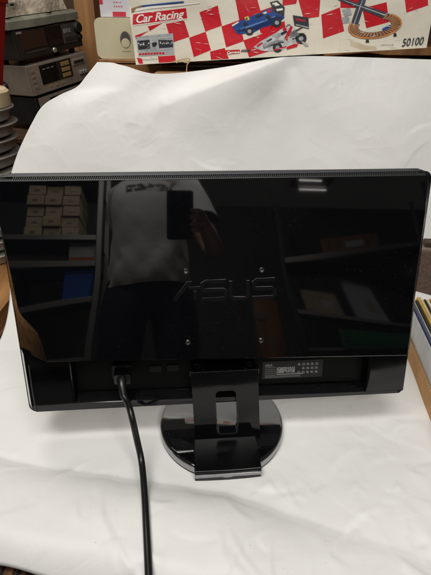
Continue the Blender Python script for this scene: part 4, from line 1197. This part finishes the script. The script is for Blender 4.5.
BV = [(pel, (.135, .105)), (qp(PX, PY, .35), (.128, .100)), (qp(PX, PY, .53), (.145, .10)), (qp(PX, PY + .01, .67), (.07, .06)), (qp(PX, PY + .03, .74), (.055, .055)),
      (qp(PX, PY + .05, .82), (.074, .088)), (qp(PX, PY + .05, .91), (.078, .095)), (qp(PX, PY + .04, .965), (.055, .065)),
      (sR, .058), (eR, .043), (wR, .030), (sL, .058), (eL, .043), (wL, .030),
      (qp(PX + .10, PY, .08), .095), (qp(PX + .11, PY + .02, -.27), .060), (qp(PX + .11, PY - .01, -.67), .042), (qp(PX + .12, PY + .13, -.715), .030),
      (qp(PX - .10, PY, .08), .095), (qp(PX - .11, PY + .02, -.27), .060), (qp(PX - .11, PY - .01, -.67), .042), (qp(PX - .12, PY + .13, -.715), .030)]
BE = [(0, 1), (1, 2), (2, 3), (3, 4), (4, 5), (5, 6), (6, 7), (2, 8), (8, 9), (9, 10), (2, 11), (11, 12), (12, 13), (0, 14), (14, 15), (15, 16), (16, 17), (0, 18), (18, 19), (19, 20), (20, 21)]
# hands: palm, four fingers, thumb (camera axes for the right hand that grips the phone)
def cw(x, y, z):
    p = Vector((0, 0, CAM_H)) + rt * x + upv * y - fw * z
    return q(*p)
n0 = len(BV)
BV.append((cw(.066, .012, .030), .020)); BE.append((10, n0))
palm = n0
for k, (yy, ln) in enumerate(((.042, .95), (.022, 1.05), (.002, 1.0), (-.016, .82))):
    i = len(BV)
    BV += [(cw(.060, yy, .018), .0098), (cw(.0490, yy + .003, .0015), .0088), (cw(.049 - .024 * ln, yy + .004, .0005), .0078)]
    BE += [(palm, i), (i, i + 1), (i + 1, i + 2)]
i = len(BV)
BV += [(cw(.056, -.018, .034), .0115), (cw(.036, .004, .0270), .0100), (cw(.018, .024, .0245), .0088)]; BE += [(palm, i), (i, i + 1), (i + 1, i + 2)]
i = len(BV); BV.append((qp(PX - .005, PY - .215, .24), .024)); BE.append((13, i)); palm = i
for k in range(4):
    i = len(BV); xx = .24 + (k - 1.5) * .02
    BV += [(qp(PX + .045, PY - .21, xx), .0095), (qp(PX + .080, PY - .20, xx - .005), .0086), (qp(PX + .10, PY - .185, xx - .01), .0075)]; BE += [(palm, i), (i, i + 1), (i + 1, i + 2)]
i = len(BV); BV += [(qp(PX - .01, PY - .205, .285), .011), (qp(PX + .02, PY - .20, .30), .0095)]; BE += [(palm, i), (i, i + 1)]
body = skin_mesh('body', BV, BE, SKIN, per)
SH = shirt_mat()
sh0 = Vector(qp(PX, PY, .16))
tb = MB(); TN = 96; rings = []
TRN = [(.085, .168, .135, .0), (.105, .172, .140, .0), (.15, .170, .142, .0), (.19, .167, .142, .0), (.22, .165, .140, .0), (.25, .163, .138, .0), (.29, .160, .135, .0), (.33, .158, .133, .005), (.37, .159, .131, .006), (.41, .161, .130, .008), (.45, .165, .129, .007), (.49, .168, .127, .006), (.55, .168, .118, .0), (.60, .158, .100, -.005), (.635, .130, .080, -.008), (.66, .092, .066, -.004), (.672, .072, .060, .0)]
for z, rx, ry, cy in TRN:
    ring = []
    for k in range(TN):
        a = 2 * pi * k / TN
        fold = 1 + .030 * max(0, sin(a * 2 + z * 26 + .6 * sin(a * 5))) ** 4 * smooth(.46, .30, z) + .022 * max(0, sin(z * 62 - a * 3.2 + sin(a * 4))) ** 5 * smooth(.52, .2, z) + (.020 * sin(a * 7 + z * 30) + .014 * sin(a * 11 - z * 47)) * smooth(.5, .2, z) + .010 * sin(a * 3 + z * 60) * sin(z * 40)
        ring.append(tb.bm.verts.new(Vector(qp(PX + rx * fold * cos(a), PY + cy + ry * fold * sin(a), z + .006 * sin(a * 2))) - sh0))
    rings.append(ring)
for r0, r1 in zip(rings, rings[1:]):
    for k in range(TN): tb.bm.faces.new((r0[k], r0[(k + 1) % TN], r1[(k + 1) % TN], r1[k]))
for S_, E_2, f_ in ((sR, eR, .62), (sL, eL, .62)):
    S_ = Vector(S_); E_2 = Vector(E_2); inn = S_ + (Vector(qp(PX, PY, .60)) - S_) * .35
    tb.tube([inn - sh0, S_ - sh0 + Vector((0, 0, -.012)), S_.lerp(E_2, .3) - sh0, S_.lerp(E_2, f_) - sh0], [.080, .084, .080, .076], 24, caps=False)
tb.build('t_shirt', SH, per, Matrix.Translation(sh0), smooth_angle=80)
TM = mat('dark_navy_denim', (.012, .014, .026), .85, bump=(30, .5, .01))
TV = [(qp(PX, PY, .24), (.158, .118)), (qp(PX, PY, .07), (.172, .128)), (qp(PX + .10, PY, .02), .118), (qp(PX + .11, PY + .02, -.27), .085), (qp(PX + .11, PY - .01, -.655), .070),
      (qp(PX - .10, PY, .02), .118), (qp(PX - .11, PY + .02, -.27), .085), (qp(PX - .11, PY - .01, -.655), .070)]
skin_mesh('trousers', TV, [(0, 1), (1, 2), (2, 3), (3, 4), (1, 5), (5, 6), (6, 7)], TM, per, root=1)
for s in (-1, 1):
    skin_mesh('shoe', [(qp(PX + s * .11, PY - .04, -.705), .046), (qp(PX + s * .113, PY + .04, -.710), .046), (qp(PX + s * .12, PY + .15, -.718), .036)], [(0, 1), (1, 2)], BLACK, per)
HAIR = mat('dark_brown_hair', (.03, .02, .014), .7, bump=(120, .8, .004))
skin_mesh('hair', [(qp(PX, PY + .01, .86), (.075, .080)), (qp(PX, PY + .025, .95), (.080, .088)), (qp(PX, PY + .05, .995), (.060, .066))], [(0, 1), (1, 2)], HAIR, per)
fc = MB()
fc.tube([qp(PX, PY + .135, .885), qp(PX, PY + .155, .855), qp(PX, PY + .150, .845)], [.008, .013, .010], 10)
fc.build('nose', SKIN, per)
for s in (-1, 1):
    MB().lathe([(0, .011), (.006, .009), (.0105, .003), (.011, 0)], 14, M=Matrix.Rotation(radians(-90), 3, 'X'), c=qp(PX + s * .031, PY + .122, .892)).build('eye', mat('eye_white', (.5, .48, .45), .2), per)
    MB().tube([qp(PX + s * .078, PY + .05, .90), qp(PX + s * .088, PY + .04, .885), qp(PX + s * .080, PY + .05, .855)], [.008, .013, .008], 10).build('ear', SKIN, per)
MB().tube([qp(PX - .024, PY + .128, .815), qp(PX, PY + .138, .813), qp(PX + .024, PY + .128, .815)], [.003, .006, .003], 8).build('mouth', mat('lips', (.32, .12, .10), .5), per)

# storage behind the photographer
RACK = mat('dark_rack_steel', (.035, .034, .034), .45)
RACKL = mat('pale_rack_steel', (.30, .29, .27), .4, metal=.5)
def rack(loc, w, d, h, levels, label, rz=0):
    r = empty('storage_rack', loc, label, 'storage rack', None, (0, 0, rz))
    for sx in (-1, 1):
        for sy in (-1, 1): MB().box((sx * w / 2, sy * d / 2, h / 2), (.035, .035, h)).build('post', RACK if sx < 0 else RACKL, r, bevel=.002)
    for z in levels:
        MB().box((0, 0, z), (w - .02, d - .02, .022)).build('shelf', RACK, r, bevel=.002)
        MB().box((0, d / 2 + .012, z), (w - .04, .01, .04)).build('shelf_edge', RACKL, r, bevel=.002)
    return r
RA = (-1.05, -1.75, FLOOR_Z)
rack(RA, 1.25, .45, 2.3, (.12, .60, 1.06, 1.32, 1.53, 2.05), 'dark steel storage rack mirrored at the left of the screen cover')
FILEB = mat('tan_file_box', (.50, .40, .26), .7, var=(10, .2), bump=(60, .2, .002))
proto = None; rb_ = random.Random(4)
for c in range(3):
    for r_ in range(5):
        loc = Vector((RA[0] + .17 + c * .124, RA[1] + .04, FLOOR_Z + 1.542 + r_ * .092))
        if proto is None:
            proto = empty('archive_box', loc, '', 'archive box')
            MB().box((0, 0, .042), (.117, .34, .084)).build('body', FILEB, proto, bevel=.004)
            MB().box((0, .1715, .042), (.035, .003, .018)).build('label_holder', RACKL, proto)
            o = proto
        else:
            o = proto.copy(); COL.objects.link(o)
            for ch in list(proto.children):
                cc = ch.copy(); COL.objects.link(cc); cc.parent = o
            o.location = loc + Vector((rb_.uniform(-.002, .002), rb_.uniform(-.025, .012), 0)); o.rotation_euler.z = radians(rb_.uniform(-2.2, 2.2))
        o['group'] = 'tan archive boxes on the storage rack'
        o['label'] = 'tan archive box mirrored at upper left, %s column of the rack, %s' % (('left', 'middle', 'right')[c], ('bottom row', 'second row', 'third row', 'fourth row', 'top row')[r_])
wb = empty('white_carton', (RA[0] + .50, RA[1] + .02, FLOOR_Z + 1.332), 'white carton with an orange base band on the mirrored rack', 'carton')
MB().box((0, 0, .09), (.17, .30, .18)).build('body', mat('white_card', (.52, .52, .52), .6, var=(14, .12)), wb, bevel=.003)
MB().box((0, .1515, .03), (.17, .002, .055)).build('orange_band', mat('orange_band', (.45, .14, .04), .6), wb)
bb = empty('blue_bin', (RA[0] + .49, RA[1] + .04, FLOOR_Z + 1.072), 'bright blue plastic bin mirrored beside the grey shirt', 'bin')
BLU = mat('blue_plastic', (.012, .09, .42), .4)
MB().prism([(-.085, 0), (.085, 0), (.095, .20), (-.095, .20)], -.15, .15).build('body', BLU, bb, bevel=.006)
MB().box((0, 0, .204), (.205, .32, .018)).build('rim', BLU, bb, bevel=.004)
for k in range(2):
    bx = empty('equipment_case', (RA[0] - .22, RA[1] + .03, FLOOR_Z + (1.072 if k else .612)), 'black equipment case on the mirrored rack, %s shelf' % ('upper' if k else 'lower'), 'case', 'black cases on the storage rack')
    MB().box((0, 0, .11), (.62, .36, .215)).build('body', MATTE, bx, bevel=.01)
    MB().tube([(-.28, .182, .18), (-.1, .19, .165), (.1, .19, .165), (.28, .182, .18)], .007, 8).build('trim', RACKL, bx)
    for x in (-.2, .2): MB().box((x, .183, .10), (.05, .01, .03)).build('latch', STEEL, bx)
ps = empty('paper_pile', (RA[0] + .50, RA[1] + .05, FLOOR_Z + .132), 'pile of folders on the lowest mirrored rack shelf', 'pile of folders')
for k in range(10):
    MB().box((random.uniform(-.01, .01), 0, .014 + k * .026), (.22, .30, .022)).build('folder', (FILEB, DWOOD, RACKL, HIFISIL)[k % 4], ps)
RBk = (1.75, -1.95, FLOOR_Z)
rack(RBk, 1.3, .45, 2.1, (.12, .62, 1.05, 1.48), 'steel storage rack mirrored at the right of the screen cover', rz=radians(24))
gc = empty('green_crate', (1.42, -1.62, FLOOR_Z + .632), 'dark green slotted plastic crate on the right mirrored rack', 'crate')
GRN = mat('green_plastic', (.012, .13, .055), .5)
GR = Matrix.Rotation(radians(24), 4, 'Z')
for k in range(5):
    for s in (-1, 1): MB().box((0, s * .15, .022 + k * .05), (.44, .012, .034)).build('side_slat', GRN, gc, GR, bevel=.002)
for sx in (-1, 1):
    MB().box((sx * .215, 0, .12), (.012, .29, .24)).build('end_panel', GRN, gc, GR, bevel=.002)
    for sy in (-1, 1): MB().box((sx * .21, sy * .152, .12), (.025, .02, .245)).build('corner_post', GRN, gc, GR, bevel=.002)
MB().box((0, 0, .008), (.42, .29, .012)).build('bottom', GRN, gc, GR)
for k, (dx, z, sz, m_, lb) in enumerate(((-.42, 1.072, (.28, .26, .20), FILEB, 'brown carton on the right mirrored rack, upper shelf, left end'), (-.08, 1.072, (.22, .25, .30), LILAC, 'tall pale carton on the right mirrored rack, upper shelf'), (.30, 1.072, (.34, .26, .14), MATTE, 'flat black carton on the right mirrored rack, upper shelf'), (-.05, 1.502, (.50, .28, .17), OWOOD, 'wide brown box on the top of the right mirrored rack'))):
    bx = empty('storage_carton', (RBk[0] + dx * cos(radians(24)), RBk[1] + dx * sin(radians(24)), FLOOR_Z + z), lb, 'carton', None, (0, 0, radians(24)))
    MB().box((0, 0, sz[2] / 2), sz).build('body', m_, bx, bevel=.004)
    MB().box((0, 0, sz[2] + .0015), (sz[0] * .98, .05, .001)).build('tape', RACKL, bx)
    MB().box((.04, sz[1] / 2 + .001, sz[2] * .5), (sz[0] * .3, .002, sz[2] * .35)).build('paper_label', LILAC if m_ is not LILAC else FILEB, bx)
kd = empty('wooden_board', (.62, -1.5, FLOOR_Z), 'orange brown upright wooden board mirrored below the lettering', 'board')
MB().box((0, 0, .52), (.16, .03, 1.04)).build('plank', OWOOD, kd, Matrix.Rotation(radians(3), 4, 'Y'), bevel=.003)
MB().box((0, .02, .9), (.05, .012, .05)).build('plate', RACKL, kd)
bw = MB().box((0, -2.75, .6), (9, .08, 2.7)).build('wall_behind_camera', mat('dull_plaster', (.10, .095, .09), .9, var=(2, .2))); bw['kind'] = 'structure'

# ceiling lamp seen mirrored near the top of the cover
lampm = mat('fluorescent_tube', (.8, .8, .8), .4, emit=((1.0, .95, .87), 4))
lf = empty('ceiling_lamp', (1.50, -2.1, 1.93), 'twin tube ceiling lamp mirrored near the top edge of the screen', 'ceiling lamp')
MB().box((0, 0, .04), (.42, .2, .04)).build('housing', RACKL, lf, bevel=.004)
for s in (-1, 1):
    MB().tube([(-.13 - s * .04, s * .10, 0), (.13 - s * .07, s * .10, 0)], .0075, 12).build('tube', lampm, lf)
MB().box((0, 0, .2), (.02, .02, .3)).build('hanger', RACKL, lf)

# ------------------------------------------------------------------ light
w = bpy.data.worlds.new('World'); scene.world = w; w.use_nodes = True
bg = w.node_tree.nodes['Background']; bg.inputs['Color'].default_value = (1.0, .90, .78, 1); bg.inputs['Strength'].default_value = .05
def area(name, loc, target, sx, sy, power, col):
    ld = bpy.data.lights.new(name, 'AREA'); ld.shape = 'RECTANGLE'; ld.size = sx; ld.size_y = sy; ld.energy = power; ld.color = col
    o = bpy.data.objects.new(name, ld); COL.objects.link(o); o.location = loc
    d = Vector(target) - Vector(loc); o.rotation_euler = d.to_track_quat('-Z', 'Y').to_euler()
    return o
area('ceiling_light', (-.20, -.10, 1.75), (-.20, .10, 0), 1.5, .25, 16.5, (1.0, .975, .93))
area('hifi_fill', (-.72, 1.12, 1.5), (-.55, 1.75, .2), .7, .3, 7, (1.0, .94, .84))  # area light added to brighten the hi-fi stack
area('front_fill', (.75, -1.25, 1.95), (-.1, .8, .35), 1.0, .5, 16, (1.0, .98, .94))  # added fill from behind the camera, lifts the hanging paper
area('shirt_fill', (-.55, -.05, 2.2), (-.15, -.75, .7), .6, .3, 8, (1.0, .97, .92))  # extra unseen light, makes the mirrored shirt brighter
area('rack_fill', (-.3, -.85, 2.4), (-.8, -1.7, .8), 1.0, .4, 13, (1.0, .96, .9))  # helper light put in so the mirrored rack and boxes show up

scene.view_settings.view_transform = 'Standard'; scene.view_settings.look = 'None'; scene.view_settings.exposure = .1; scene.view_settings.gamma = 1
scene.render.engine = 'CYCLES'
scene.cycles.use_denoising = True
scene.cycles.max_bounces = 8; scene.cycles.glossy_bounces = 5; scene.cycles.sample_clamp_indirect = 4
